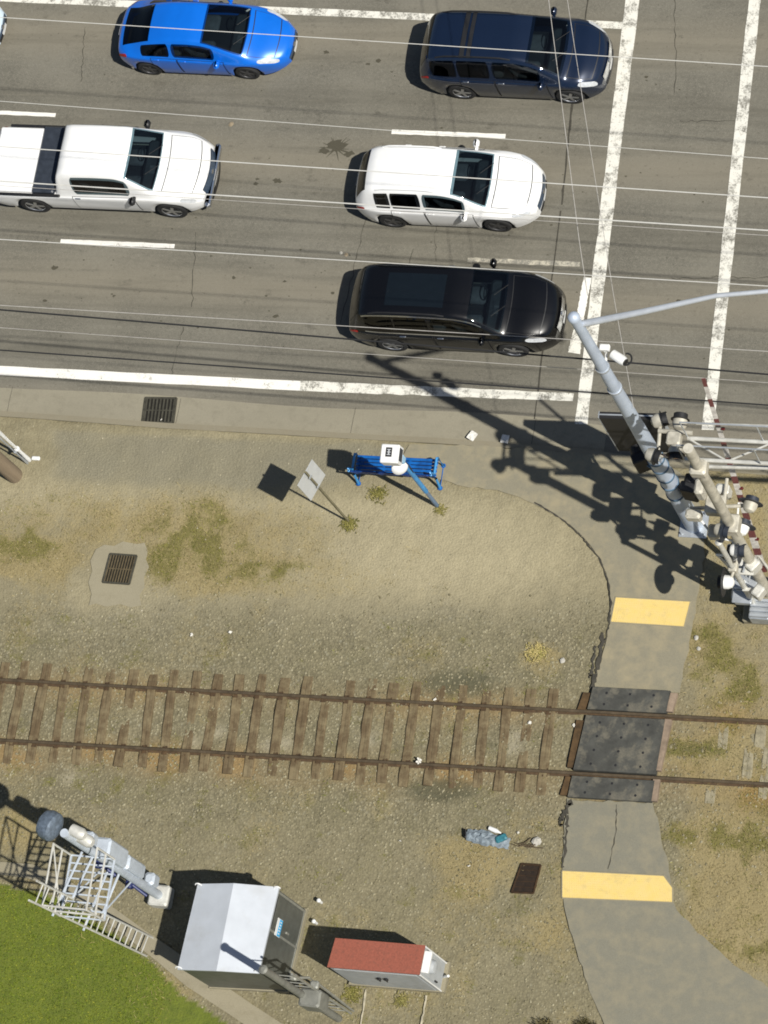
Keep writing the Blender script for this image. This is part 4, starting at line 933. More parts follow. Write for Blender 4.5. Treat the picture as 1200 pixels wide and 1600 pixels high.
m = MB(); m.tube((xl+.1, y1+.1, TOPH+.05), fl+Vector((-.3, .15, .05)), .05); m.tube((xl+.1, y2+.1, TOPH-.2), fl+Vector((-.3, -.3, -.2)), .045)
m.tube(fl+Vector((-.3, .55, 0)), fl+Vector((-.25, -.5, 0)), .04); m.box(fl+Vector((.05, 0, 0)), (.3, .3, .25), bev=.03); m.build('light_bracket', TAN, cs)
for dx, dy, az in ((-.25, .42, 20), (-.28, -.4, 345), (.12, .45, 90), (.12, -.36, 275)): flasher(fl+Vector((dx, dy, 0)), math.radians(az), cs, BLK, .2, TAN)
hb = G(1118, 790, 5.2)
m = MB(); m.tube(hb+Vector((-.55, -.1, 0)), hb+Vector((.75, .05, 0)), .045); m.tube(hb+Vector((.2, -.55, .1)), hb+Vector((.2, .6, .1)), .04); m.box(hb, (.42, .42, .3), bev=.03); m.box(upz(cb_, 5.2), (.42, .42, .35), bev=.03)
m.tube(hb, upz(cb_, 5.2), .06); m.build('crossarm', TAN, cs)
for dx, dy, dz, az, dm in ((.8, .1, .1, 80, DBL), (.3, -.6, .1, 350, DBL)): flasher(hb+Vector((dx, dy, dz)), math.radians(az), cs, dm, .27, TAN)
for dx, dy, dz, sx_, sy_, sz_ in ((-.3, .25, .3, .2, .35, .5), (-.45, -.25, 0, .35, .22, .3), (.1, .4, -.2, .3, .24, .45), (-.05, -.45, -.5, .28, .3, .3)):
    m = MB(); m.box(hb+Vector((dx, dy, dz)), (sx_, sy_, sz_), bev=.04); m.build('relay_box', TAN if dx < 0 else TAN2, cs)
m = MB(); m.path([hb+Vector((-.4, -.2, -.3)), hb+Vector((-.1, -.5, -.7)), hb+Vector((.3, -.4, -1.2)), upz(cb_, 3.)], .03, 6); m.path([hb+Vector((.5, .1, 0)), hb+Vector((.5, -.3, -.1)), hb+Vector((.2, -.5, -.4))], .025, 6); m.build('hose', WHT, cs)
m = MB(); p = upz(cb_, 3.2)+Vector((-.25, -.05, 0)); m.box(p, (.3, .35, .55), bev=.03); m.build('junction_box', WHT, cs)
# ---------------------------------------------------------------- road sign seen from its back
SGN = mk('sign_back', (.60, .62, .63), .5, .35, var=.08, scale=3); SPOST = mk('sign_post', (.20, .18, .11), .7, .2, var=.3)
b = G(544, 814, 0); rs = thing('road_sign', 'grey back of a square road sign on a thin weathered post', 'road sign', b)
m = MB(); a0, a1 = G(496, 726, 3.45), G(473, 767, 3.45); e = Vector((a1.x-a0.x, a1.y-a0.y, 0)); Lw = e.length; e.normalize(); nn = Vector((e.y, -e.x, 0))
if nn.x < 0: nn = -nn
ctr = Vector((b.x, b.y, 0))
m.box(upz(ctr, 1.78), (.06, .045, 3.56), rot=Matrix(((nn.x, e.x, 0), (nn.y, e.y, 0), (0, 0, 1)))); m.build('post', SPOST, rs)
m = MB(); m.box(upz(ctr, 2.92)-nn*.05, (.012, Lw, 1.08), rot=Matrix(((nn.x, e.x, 0), (nn.y, e.y, 0), (0, 0, 1)))); pn = m.build('panel', SGN, rs)
m = MB()
for z in (2.6, 3.25): m.box(upz(ctr, z)+nn*.04, (.02, .1, .06), rot=Matrix(((nn.x, e.x, 0), (nn.y, e.y, 0), (0, 0, 1))))
m.build('fastener', GALV, pn)
# ---------------------------------------------------------------- blue bench and blue stop post with a white box
BL = mk('blue_steel', (.008, .12, .42), .4, .1, var=.35, scale=5, dirt=(.006, .035, .16), dk=.7); BLL = mk('blue_light_steel', (.05, .27, .58), .4, .1, var=.25, scale=6)
BLD = mk('blue_dark_steel', (.006, .055, .26), .45, .1, var=.5, scale=7)
b0, b1 = G(560, 751, 0), G(690, 758, 0); d = (b1-b0).normalized(); nn = Vector((-d.y, d.x, 0)); Lb = (b1-b0).length; cbn = (b0+b1)/2+nn*.25
rotB = Matrix(((d.x, nn.x, 0), (d.y, nn.y, 0), (0, 0, 1)))
bn = thing('bench', 'bright blue metal bench on the bare earth beside the grey road sign', 'bench', cbn)
m = MB()
for k in range(5): m.box(cbn+nn*(-.16+.095*k)+Vector((0, 0, .45-.008*abs(k-2))), (Lb-.06, .075, .035), rot=rotB, bev=.012)
for t_ in (-.45, -.15, .15, .45): m.box(cbn+d*(t_*Lb)+Vector((0, 0, .42)), (.05, .44, .03), rot=rotB)
m.build('seat', BL, bn)
m = MB(); rk = rotB@Matrix.Rotation(math.radians(14), 3, 'X')
for k in range(4): m.box(cbn-nn*(.23+.024*k)+Vector((0, 0, .53+.105*k)), (Lb-.06, .03, .085), rot=rk, bev=.01)
for t_ in (-.45, -.15, .15, .45): m.box(cbn+d*(t_*Lb)-nn*.27+Vector((0, 0, .66)), (.05, .03, .5), rot=rk)
m.build('backrest', BLD, bn)
for t_ in (-.49, .49):
    p = cbn+d*(t_*Lb); m = MB()
    m.path([p-nn*.33+Vector((0, 0, .02)), p-nn*.24+Vector((0, 0, .45)), p-nn*.31+Vector((0, 0, .9)), p-nn*.26+Vector((0, 0, .93)), p-nn*.2+Vector((0, 0, .64)), p+nn*.22+Vector((0, 0, .64)), p+nn*.25+Vector((0, 0, .55)), p+nn*.24+Vector((0, 0, .02))], .032, 8)
    m.build('leg', BLL, bn, smooth=True)
for t_ in (-.49, .49):
    m = MB(); p = cbn+d*(t_*Lb)
    for q in (-.33, .24): m.lathe(p+nn*q, (0, 0, 1), [(0, .06), (.02, .06), (.025, .03)], 10)
    m.tube(p-nn*.33+Vector((0, 0, .015)), p+nn*.24+Vector((0, 0, .015)), .012, n=6); m.build('foot', BL, bn)
b = G(683, 790, 0); bp = thing('stop_post', 'slim blue stop post topped by a white box beside the blue bench', 'sign post', b)
m = MB(); m.tube(b, upz(b, 1.1), .05, .05, 14); m.build('post_foot', mk('post_grey_blue', (.16, .24, .36), .5, .3, var=.2), bp, smooth=True)
m = MB(); m.tube(upz(b, 1.05), upz(b, 3.8), .062, .055, 14); m.build('post', BLL, bp, smooth=True)
m = MB(); c = G(612, 711, 4.0)
rot = rotB@Matrix.Rotation(.12, 3, 'X'); m.box(c, (.44, .44, .34), rot=rot, bev=.02); wb = m.build('white_box', WHT, bp)
m = MB(); m.box(c+rot@Vector((-.02, .03, .174)), (.15, .22, .006), rot=rot); lb = m.build('black_label', BLK, wb)
m = MB()
m.box(c+rot@Vector((-.02, .03, .179)), (.03, .13, .003), rot=rot)
for k in (-.06, 0, .06): m.box(c+rot@Vector((-.02, .03+k, .1805)), (.09, .018, .003), rot=rot)
m.build('label_marks', SGN, lb)
m = MB(); m.box(c+rot@Vector((.225, .0, .02)), (.012, .3, .22), rot=rot); m.build('dark_side_panel', SLATE, wb)
p = upz(b, 3.05)+Vector((-.1, -.08, 0)); m = MB(); az = math.radians(-50); dd = Vector((math.cos(az), math.sin(az), .55)).normalized(); m.lathe(p, dd, [(0, .06), (.02, .19), (.07, .2), (.13, .15), (.16, .05)], 20); m.build('white_dome', WHT, bp, smooth=True)
m = MB(); m.tube(upz(b, 3.7), c+Vector((0, 0, -.2)), .05); m.box(upz(b, 3.35), (.2, .18, .3), bev=.03); m.build('bracket', mk('pale_blue', (.3, .5, .68), .5, var=.2), bp)
m = MB(); m.path([upz(b, 3.5)+Vector((.06, 0, 0)), upz(b, 3.0)+Vector((.12, -.03, 0)), upz(b, 2.4)+Vector((.06, 0, 0))], .012, 5); m.build('cable', BLK, bp)
# ---------------------------------------------------------------- silver equipment bungalow
SILV = mk('silver_roof', (.54, .57, .61), .5, .3, var=.08, scale=2, dirt=(.40, .40, .38), dk=.45); WALL = mk('bungalow_wall', (.125, .13, .115), .5, .3, var=.22, scale=5, dirt=(.07, .075, .06), dk=.6); SEAM = mk('bungalow_seam', (.32, .32, .28), .5, .4, var=.2)
RH = 2.35
NW, RN, NE, SE, RS, SWc = G(309, 1381, RH), G(365, 1380, RH+.2), G(436, 1386, RH), G(404, 1521, RH), G(338, 1517, RH+.2), G(277, 1515, RH)
bc = upz((NW+NE+SE+SWc)/4, 0); bg_ = thing('equipment_bungalow', 'silver gable roofed equipment hut beside the ladder mast and the lawn', 'equipment hut', bc)
def ins(p, k): return Vector((bc.x+(p.x-bc.x)*k, bc.y+(p.y-bc.y)*k, 0))
w4 = [ins(p, .96) for p in (NW, NE, SE, SWc)]
m = MB(); m.prism([(p.x, p.y) for p in w4], .12, RH-.02); walls = m.build('wall', WALL, bg_)
m = MB(); m.prism([(ins(p, .99).x, ins(p, .99).y) for p in (NW, NE, SE, SWc)], -.05, .12); m.build('foundation', CONC, bg_)
dz = Vector((0, 0, .07)); m = MB(); T = [NW, RN, NE, SE, RS, SWc]; vs = T+[p-dz for p in T]
m.add(vs, [(0, 5, 4, 1), (1, 4, 3, 2), (6, 7, 10, 11), (7, 8, 9, 10), (0, 1, 7, 6), (1, 2, 8, 7), (2, 3, 9, 8), (3, 4, 10, 9), (4, 5, 11, 10), (5, 0, 6, 11)]); rf = m.build('roof', SILV, bg_)
for p in (NW, NE, SE, SWc):
    q = p+(bc-upz(p, 0))*.03; m = MB(); m.path([q+Vector((.07*math.cos(a), .02*math.sin(a), .07*math.sin(a)+.02)) for a in np.linspace(0, math.pi, 8)], .016, 6); m.build('lifting_eye', WHT, rf)
ne, se = w4[1], w4[2]; ed = (se-ne).normalized(); en = Vector((-ed.y, ed.x, 0)); en = en if en.x > 0 else -en
rotE = Matrix(((en.x, ed.x, 0), (en.y, ed.y, 0), (0, 0, 1))); Le = (se-ne).length
m = MB(); m.box(upz(ne.lerp(se, .48), 1.22)+en*.012, (.02, .05, 2.15), rot=rotE); m.box(upz(ne.lerp(se, .03), 1.22)+en*.012, (.02, .05, 2.15), rot=rotE); m.box(upz(ne.lerp(se, .97), 1.22)+en*.012, (.02, .05, 2.15), rot=rotE)
m.box(upz(ne.lerp(se, .5), .2)+en*.014, (.02, Le*.96, .05), rot=rotE); m.build('wall_seam', SEAM, bg_)
m = MB(); m.box(upz(ne.lerp(se, .25), 1.2)+en*.011, (.02, Le*.36, 1.9), rot=rotE, bev=.008); dr = m.build('door', WALL, bg_)
m = MB(); m.box(upz(ne.lerp(se, .40), 1.1)+en*.04, (.04, .05, .2), rot=rotE, bev=.01); m.build('handle', SEAM, dr)
CY = mk('placard_cyan', (.03, .38, .72), .5, var=.1)
m = MB(); pc_ = upz(ne.lerp(se, .40), 1.72)+en*.03; m.box(pc_, (.012, .40, .34), rot=rotE); pp = m.build('placard', WHT, bg_)
m = MB(); m.box(pc_+en*.008+Vector((0, 0, -.06)), (.006, .38, .2), rot=rotE); m.build('blue_field', CY, pp); m = MB()
for i in range(5): m.box(pc_+en*.0125+ed*(-.13+.065*i)+Vector((0, 0, -.05)), (.003, .03, .1), rot=rotE)
m.build('lettering', WHT, pp)
m = MB(); q = upz(ne, .0)+en*.3+ed*.1
for k in (0, .5):
    m = MB(); m.tube(q+ed*(k-.35), q+ed*(k-.35)+Vector((0, 0, .2)), .035, n=8); m.lathe(q+ed*(k-.35)+Vector((0, 0, .2)), (0, 0, 1), [(0, .05), (.05, .05), (.08, .02)], 10); m.build('vent_pipe', WHT, bg_)
# ---------------------------------------------------------------- red topped cabinet
RTOP = mk('red_roof', (.27, .08, .05), .9, var=.22, scale=25, bump=.3, dirt=(.15, .06, .04), dk=.6); GREY = mk('cabinet_grey', (.42, .44, .45), .55, .15, var=.1, scale=4, dirt=(.28, .28, .25), dk=.5)
CH = 2.05; c4 = [G(524, 1465.5, CH), G(664, 1477, CH), G(655, 1522.7, CH), G(511, 1511, CH)]; cc = upz(sum(c4, Vector())/4, 0)
rc = thing('signal_cabinet', 'grey metal signal cabinet with a rust red roof', 'cabinet', cc)
w4 = [cc+(upz(p, 0)-cc)*.97 for p in c4]; m = MB(); m.prism([(p.x, p.y) for p in w4], .1, CH-.06); m.build('wall', GREY, rc)
m = MB(); m.prism([((cc+(upz(p, 0)-cc)*1.06).x, (cc+(upz(p, 0)-cc)*1.06).y) for p in c4], -.03, .1); m.build('plinth', CONC, rc)
m = MB(); m.prism([(p.x, p.y) for p in c4], CH-.06, CH); m.build('roof', RTOP, rc)
eE = (c4[2]-c4[1]).normalized(); nE = Vector((-eE.y, eE.x, 0)); nE = nE if nE.x > 0 else -nE; rotE = Matrix(((nE.x, eE.x, 0), (nE.y, eE.y, 0), (0, 0, 1)))
m = MB(); mid = w4[1].lerp(w4[2], .5); m.box(upz(mid, 1.86)+nE*.09, (.18, .5, .12), rot=rotE, bev=.02); m.build('lamp_hood', WHT, rc)
m = MB(); m.lathe(upz(mid, 1.3)+nE*.0, nE, [(0, .16), (.05, .17), (.14, .15), (.17, .08)], 18); m.build('meter', GREY, rc, smooth=True)
m = MB(); m.box(upz(mid, .95)+nE*.012, (.02, .5, 1.5), rot=rotE, bev=.006); dE = m.build('door', GREY, rc)
m = MB(); m.box(upz(mid.lerp(w4[2], .7), .7)+nE*.04, (.05, .04, .16), rot=rotE, bev=.01); m.build('handle', BLK, dE)
eS = (c4[2]-c4[3]).normalized(); nS = Vector((eS.y, -eS.x, 0)); rotS = Matrix(((eS.x, nS.x, 0), (eS.y, nS.y, 0), (0, 0, 1)))
for t_, wd in ((.27, .98), (.73, .98)):
    m = MB(); p = w4[3].lerp(w4[2], t_); m.box(upz(p, 1.02)+nS*.01, (wd, .018, 1.72), rot=rotS, bev=.005); ds = m.build('door', GREY, rc)
    m = MB(); q = w4[3].lerp(w4[2], .46 if t_ < .5 else .54); m.box(upz(q, 1.25)+nS*.045, (.1, .05, .12), rot=rotS, bev=.015); m.tube(upz(q, 1.25)+nS*.07, upz(q, 1.1)+nS*.07, .014); m.build('handle', BLK, ds)
m = MB()
for t_ in (.985, 1.0): 
    p = w4[1].lerp(w4[2], 1.0 if t_ == 1. else 0.); m.tube(upz(p, .1)+nE*.02, upz(p, 1.95)+nE*.02, .02, n=6)
m.tube(upz(w4[1].lerp(w4[2], .5), .12)+nE*.03, upz(w4[1].lerp(w4[2], .5), .35)+nE*.2, .03); m.build('conduit', WHT, rc)
jm2 = MB(); ribbon(jm2, densify([G(573, 1546, 0), G(562, 1612, 0)], 8, .012), .04, .03, .4); ribbon(jm2, densify([G(667, 1555, 0), G(657, 1612, 0)], 8, .012), .035, .03, .4)
tag(jm2.build('cable_trench', mk('trench', (.42, .38, .28), .95, var=.4, scale=8)), kind='structure')
# ---------------------------------------------------------------- mast whose top shows beside the bungalow
b = G(482, 1561, 2.4); b = upz(b, 0); fm = thing('equipment_mast', 'dull grey mast with a ladder rising past the silver hut corner at the bottom', 'mast', b)
DUL = mk('mast_dull', (.22, .22, .19), .6, .3, var=.3, scale=4); 
m = MB(); m.path([upz(b, z) for z in (0, 3, 5.7)], [.09, .085, .08], 16); m.build('mast', DUL, fm, smooth=True)
m = MB(); m.lathe(upz(b, 5.7), (0, 0, 1), [(0, .1), (.05, .1), (.08, .05)], 14); m.build('mast_cap', DUL, fm)
m = MB()
for k in (-.3, .34): m.tube(upz(b, .2)+Vector((k, .12, 0)), upz(b, 4.8)+Vector((k, .12, 0)), .03, n=8)
for z in np.arange(.5, 4.7, .4): m.tube(upz(b, z)+Vector((-.3, .12, 0)), upz(b, z)+Vector((.34, .12, 0)), .014, n=5)
m.build('ladder', SEAM, fm)
m = MB(); m.box(upz(b, 2.6)+Vector((.2, -.05, 0)), (.5, .4, .7), bev=.04); m.build('relay_box', DUL, fm)
m = MB(); m.box(upz(b, 4.4)+Vector((.26, .12, 0)), (.16, .14, .16), bev=.03); m.build('lamp_box', SEAM, fm)
m = MB(); m.box(upz(b, 3.2)+Vector((.36, .2, 0)), (.2, .18, .14), bev=.03); m.build('lamp_box', SEAM, fm)
m = MB(); m.path([upz(b, 4.4)+Vector((.2, .1, 0)), upz(b, 3.8)+Vector((.4, .25, 0)), upz(b, 2.9)+Vector((.3, .3, 0)), upz(b, .1)+Vector((.35, .2, 0))], .03, 6); m.build('cable', SEAM, fm)
# ---------------------------------------------------------------- railway signal mast with platform and ladder
PALE = mk('signal_pale', (.52, .57, .63), .5, .25, var=.14, scale=5, dirt=(.34, .37, .4), dk=.5); TGT = mk('target_slate', (.13, .165, .21), .55, .2, var=.45, scale=14); DKB = mk('dark_blue_fitting', (.015, .025, .11), .5, var=.3)
b = G(256, 1404, 0); rsg = thing('railway_signal', 'pale railway signal mast with ladder and platform over the lawn edge', 'railway signal', b)
topp = G(72, 1308, 0)
hm = 6.6; axis_t = None
m = MB(); m.path([upz(b, z) for z in (0, 3, hm)], [.11, .105, .10], 16); m.build('mast', PALE, rsg, smooth=True)
m = MB(); m.box(b+Vector((0, 0, .2)), (.5, .5, .4), bev=.04); m.build('base_plate', TAN2, rsg)
for z, w_, l_, h_ in ((1.1, .26, .3, .4), (2.5, .3, .34, 1.1), (3.9, .42, .44, 1.2), (5.2, .26, .3, .35)):
    m = MB(); m.box(upz(b, z)+Vector((.05, .2, 0)), (w_, l_, h_), bev=.05); m.build('relay_case', PALE, rsg)
for z in (2.0, 4.1):
    m = MB(); m.box(upz(b, z)+Vector((-.12, -.12, 0)), (.16, .2, .2), bev=.03); m.tube(upz(b, z)+Vector((-.1, -.1, 0)), upz(b, z)+Vector((.25, -.3, -.25)), .04); m.build('clamp', DKB, rsg)
hd = G(64, 1300, 6.6); hv = Vector((hd.x, hd.y, 0))
m = MB(); az = math.radians(160); dd = Vector((math.cos(az), math.sin(az), 0)); hc = upz(b, 6.7)+dd*.15
m.lathe(hc, dd, [(0, .2), (.03, .29), (.08, .33), (.25, .34), (.36, .29), (.42, .18), (.45, .05)], 28); m.build('target_disc', TGT, rsg, smooth=True)
for dz in (0, -.5):
    m = MB(); m.lathe(upz(b, 6.5+dz)+Vector((.12, .12+.1*dz, 0)), (-dd.x, -dd.y, 0), [(0, .13), (.28, .14), (.36, .09)], 16); m.build('signal_head', TAN2, rsg, smooth=True)
# platform, rails and ladder on the lawn side (south)
lf = G(237, 1486, 0); lt = lf+Vector((-.05, 0, 6.9)); dl = Vector((.23, 0, 0))
sy = lf.y-b.y
m = MB()
lx = Vector((lf.x, lf.y, 0))
off1, off2 = G(243, 1470, 0)-lf, G(232, 1492, 0)-lf
la, lb_ = G(240, 1466, 0), G(229, 1494, 0)
lean = Vector((-.35, -.15, 6.6))
m.tube(la, la+lean, .026, n=6); m.tube(lb_, lb_+lean, .026, n=6)
for i in range(1, 20): m.tube(la+lean*(i/20), lb_+lean*(i/20), .016, n=5)
m.build('ladder', TAN2, rsg)
pz = 4.7; pA = la+lean*(pz/6.6); pB = lb_+lean*(pz/6.6)
for z in (pz, 3.0):
    m = MB(); p = la+lean*(z/6.6); m.tube(upz(b, z), p, .03, n=6); m.tube(upz(b, z-.9), p, .022, n=6); m.tube(upz(b, z)+Vector((-.3, 0, 0)), lb_+lean*(z/6.6)+Vector((-.3, 0, 0)), .03, n=6); m.build('ladder_strut', PALE, rsg)
m = MB(); x0, x1 = b.x-.55, b.x+.5; yS = pB.y+.02; yN = b.y-.1
for y in np.linspace(yS, yN, 9): m.box(((x0+x1)/2, y, pz), (x1-x0, .035, .03))
for x in (x0, x1): m.box((x, (yS+yN)/2, pz-.03), (.04, yN-yS, .05))
pf = m.build('platform', PALE, rsg)
m = MB(); ct = [(x0, yS), (x1, yS), (x0, yN), (x1, yN)]
for x, y in ct: m.tube((x, y, pz), (x, y, pz+1.1), .026, n=6)
for z in (.55, 1.1):
    m.tube((x0, yS, pz+z), (x1, yS, pz+z), .024, n=6); m.tube((x0, yS, pz+z), (x0, yN, pz+z), .024, n=6); m.tube((x1, yS, pz+z), (x1, yN, pz+z), .024, n=6)
m.tube((x0, yS, pz), (x0, yN, pz+1.1), .02, n=6); m.build('railing', TAN2, pf)
# ---------------------------------------------------------------- lawn edging
ED = concrete('edging_concrete', (.27, .24, .165), (.17, .145, .085))
def edging(px_in, px_out):
    a, b2 = poly(px_in, .05), poly(px_out, .05); m = MB(); vs = []
    for p, q in zip(a, b2): vs += [(p.x, p.y, -.06), (p.x, p.y, .05), (q.x, q.y, .05), (q.x, q.y, -.06)]
    m.add(vs, [(4*i+j, 4*i+j+1, 4*i+j+5, 4*i+j+4) for i in range(len(a)-1) for j in range(3)])
    for p in m.f: pass
    o = m.build('concrete_edging', ED); o['kind'] = 'structure'
edging([(-300, 1368), (-20, 1364), (40, 1371), (75, 1383), (120, 1408), (165, 1438), (205, 1470), (245, 1502), (290, 1540), (360, 1586), (440, 1640)],
       [(-300, 1345), (-20, 1345), (50, 1350), (92, 1368), (135, 1392), (180, 1420), (224, 1452), (268, 1482), (315, 1515), (395, 1570), (480, 1625)])
# ---------------------------------------------------------------- litter, stones, weeds
PAP = mk('paper', (.70, .68, .62), .85, var=.25, scale=12)
def scrap(u, v, s, label, grp=None, mat=PAP, rz=.4, z=.03):
    c = G(u, v, z); m = MB(); n = 5; vs = []; big = s > .15; a_, b_ = (1, 1.1) if big else (random.uniform(.5, 1.2), random.uniform(.5, 1.2)); rz += 0 if big else random.uniform(-1.5, 1.5)
    for i in range(n+1):
        for j in range(n+1):
            k = 1 if big else random.uniform(.65, 1.1); x, y = (i/n-.5)*s*a_*k, (j/n-.5)*s*b_*k; vs.append((c.x+x*math.cos(rz)-y*math.sin(rz), c.y+x*math.sin(rz)+y*math.cos(rz), z+random.uniform(0, .1 if big else .5)*s))
    N = (n+1)**2; lo = [(p, q, r_-.004) for p, q, r_ in vs]
    fs = [(i*(n+1)+j, (i+1)*(n+1)+j, (i+1)*(n+1)+j+1, i*(n+1)+j+1) for i in range(n) for j in range(n)]
    m.add(vs+lo, fs+[tuple(reversed([k+N for k in f])) for f in fs]); tag(m.build('paper_scrap', mat), label, 'litter', grp)
scrap(738, 681, .2, 'white paper square on the kerb, the more tilted of two', rz=-.5); scrap(789, 686, .19, 'white paper square on the kerb beside the broad pole shadow', rz=-.1)
scrap(300, 992, .09, 'small white scrap alone on the gravel above the track'); scrap(360, 988, .11, 'crumpled white scrap in the gravel right of a smaller one', rz=1)
scrap(680, 1093, .11, 'white scrap lying against the rail by a dark stain'); scrap(655, 1190, .14, 'white scrap lying on the lower rail', rz=.1, z=.14)
scrap(626, 1314, .07, 'tiny white scrap alone in the gravel below the track'); scrap(733, 1353, .07, 'tiny white scrap in straw left of the dark pit')
scrap(828, 1129, .08, 'small white scrap between ties left of the crossing'); scrap(897, 1133, .08, 'white scrap touching the rotten timber')
scrap(252, 656, .05, 'white scrap lying on the gutter grate', z=RZ+.07); scrap(810, 1301, .07, 'small white scrap above the pale rock')
def rock(u, v, s, label, mat, name='stone', z=0., flat=.6):
    c = G(u, v, z); m = MB(); r = random.Random(int(u*7+v)); pr = []; n = 9
    vs = []
    for k, (zz, rr) in enumerate(((0, .8), (.35, 1), (.75, .75), (1, .3))):
        for i in range(n): a = 6.283*i/n; q = s*rr*(.8+.4*r.random()); vs.append((c.x+q*math.cos(a), c.y+q*math.sin(a), z-.02+zz*s*flat*(.9+.3*r.random())))
    fs = [(k*n+i, k*n+(i+1) % n, (k+1)*n+(i+1) % n, (k+1)*n+i) for k in range(3) for i in range(n)]+[tuple(range(3*n, 4*n))]
    m.add(vs, fs); return tag(m.build(name, mat), label, 'stone')
STN1 = mk('pale_stone', (.42, .40, .35), .9, var=.2, scale=12); STN2 = mk('brown_stone', (.26, .21, .14), .9, var=.25, scale=12)
rock(838, 1315, .12, 'pale grey rock above the dark pit', STN1, flat=1.); rock(1088, 996, .06, 'pale stone in dry grass right of the path', STN1); rock(1092, 1013, .05, 'small pale stone just below a bigger one right of the path', STN1)
rock(361, 194, .07, 'tan stone lying in the road between the upper lanes', STN2, z=RZ); rock(541, 398, .06, 'brown clod on the road above the black suv', STN2, z=RZ); rock(533, 395, .05, 'pale clod on the road above the black suv', STN1, z=RZ)
rock(879, 1032, .07, 'pale stone left of the broken path edge', STN1)
# litter heap: crushed grey tarpaulin and bottle
TARP = mk('tarp_grey_blue', (.20, .24, .27), .6, var=.4, scale=12)
c = G(765, 1308, 0); lh = thing('rubbish_bundle', 'crumpled grey blue rubbish bundle in the straw left of the pale rock', 'rubbish', c)
m = MB(); vs = []
for i in range(17):
    for j in range(7):
        t_ = i/16; x = -.55+1.05*t_; y = (j/6-.5)*(.34-.12*abs(t_-.4)); vs.append((c.x+x+random.uniform(-.02, .02), c.y+y-.1*t_+random.uniform(-.03, .03), .02+.13*math.sin(math.pi*j/6)*math.sin(math.pi*min(1, .1+t_*.9))*random.uniform(.4, 1.2)))
m.add(vs, [(i*7+j, (i+1)*7+j, (i+1)*7+j+1, i*7+j+1) for i in range(16) for j in range(6)]); m.build('tarpaulin', TARP, lh)
m = MB(); p = c+Vector((-.02, .2, .06)); m.lathe(p, (.9, -.3, .1), [(0, .05), (.2, .055), (.26, .03), (.32, .02)], 12); m.build('bottle', WHT, lh, smooth=True)
m = MB(); p = c+Vector((.3, -.02, .08)); m.box(p, (.28, .16, .1), rot=Matrix.Rotation(.5, 3, 'Z'), bev=.03); m.build('teal_bag', mk('teal_plastic', (.03, .16, .20), .5, var=.4, scale=14), lh)
m = MB(); p = c+Vector((-.58, .02, .05)); m.box(p, (.06, .22, .12), rot=Matrix.Rotation(.2, 3, 'Z'), bev=.02); m.build('black_end', BLK, lh)
m = MB()
for i in range(7):
    a = random.uniform(-.6, .6); p = c+Vector((.55+.07*i, -.1+.05*random.uniform(-1, 1), .03)); m.path([p, p+Vector((.2*math.cos(a), .2*math.sin(a), .05)), p+Vector((.36*math.cos(a+.3), .36*math.sin(a+.3), .01))], .012, 5)
m.build('twigs', mk('twig', (.11, .08, .045), .9, var=.3), lh)
# ---------------------------------------------------------------- grass and gravel (things nobody could count)
def gmat(name, a, b_, c_):
    t = NT(name); o = t.n('NewGeometry').outputs['Random Per Island']; ps = t.pos(); f = t.mix(t.ramp(o, 0, .6), a, b_); f = t.mix(t.math('ADD', t.ramp(o, .7, 1), t.ramp(t.noise(ps, 1.1, 5, .7), .48, .72, 0, .75)), f, c_); f = t.mix(t.ramp(t.noise(ps, .7, 4, .7), .5, .7, 0, .5), f, a)
    return t.done(f, .8)
def blades(name, n, area, pick, hgt, wd, mat, lean=.8, label=None, hz=0.):
    x0, x1, y0, y1 = area; X = rng.uniform(x0, x1, n*6); Y = rng.uniform(y0, y1, n*6); mk_ = masks(X, Y); p = pick(mk_, X, Y); k = rng.random(n*6) < p
    X, Y = X[k][:n], Y[k][:n]; n = len(X)
    ang = rng.uniform(0, 6.283, n); h = rng.uniform(hgt[0], hgt[1], n); ln = rng.uniform(.2, lean, n)*h; bend = rng.uniform(0, 6.283, n)
    wx, wy = np.cos(ang)*wd/2, np.sin(ang)*wd/2; Z = np.minimum(ground_h(X, Y), .01)+hz-.01
    dx, dy = np.cos(bend)*ln, np.sin(bend)*ln
    V = np.stack([np.stack([X-wx, Y-wy, Z], -1), np.stack([X+wx, Y+wy, Z], -1), np.stack([X+wx*.7+dx*.45, Y+wy*.7+dy*.45, Z+h*.65], -1), np.stack([X-wx*.7+dx*.45, Y-wy*.7+dy*.45, Z+h*.65], -1), np.stack([X+dx, Y+dy, Z+h*np.where(ln/h > .9, .6, 1)], -1)], 1).reshape(-1, 3)
    b5 = np.arange(n)*5; loops = np.stack([b5, b5+1, b5+2, b5+3, b5+3, b5+2, b5+4], -1).ravel()
    me = bpy.data.meshes.new(name); me.vertices.add(len(V)); me.vertices.foreach_set('co', V.ravel()); me.loops.add(len(loops)); me.loops.foreach_set('vertex_index', loops.astype(np.int32))
    me.polygons.add(2*n); st = np.empty(2*n, np.int32); st[0::2] = np.arange(n)*7; st[1::2] = np.arange(n)*7+4; me.polygons.foreach_set('loop_start', st); me.update(calc_edges=True); me.validate()
    me.materials.append(mat); o = bpy.data.objects.new(name, me); COL.objects.link(o); o['kind'] = 'stuff'; return o
def offpath(X, Y):
    P = np.stack([X, Y, np.zeros_like(X)], -1); U, V = uv_of(P)
    bad = inpoly(SIDE, U, V) | inpoly(LOW, U, V) | inpoly([(880, 1075), (1060, 1080), (1030, 1256), (880, 1250)], U, V) | inpoly([(145, 845), (230, 848), (225, 945), (140, 945)], U, V)
    return np.where(bad | (Y > kerb_y(X)-.15), 0, 1)
AREA = (-13, 12, -15, 2)
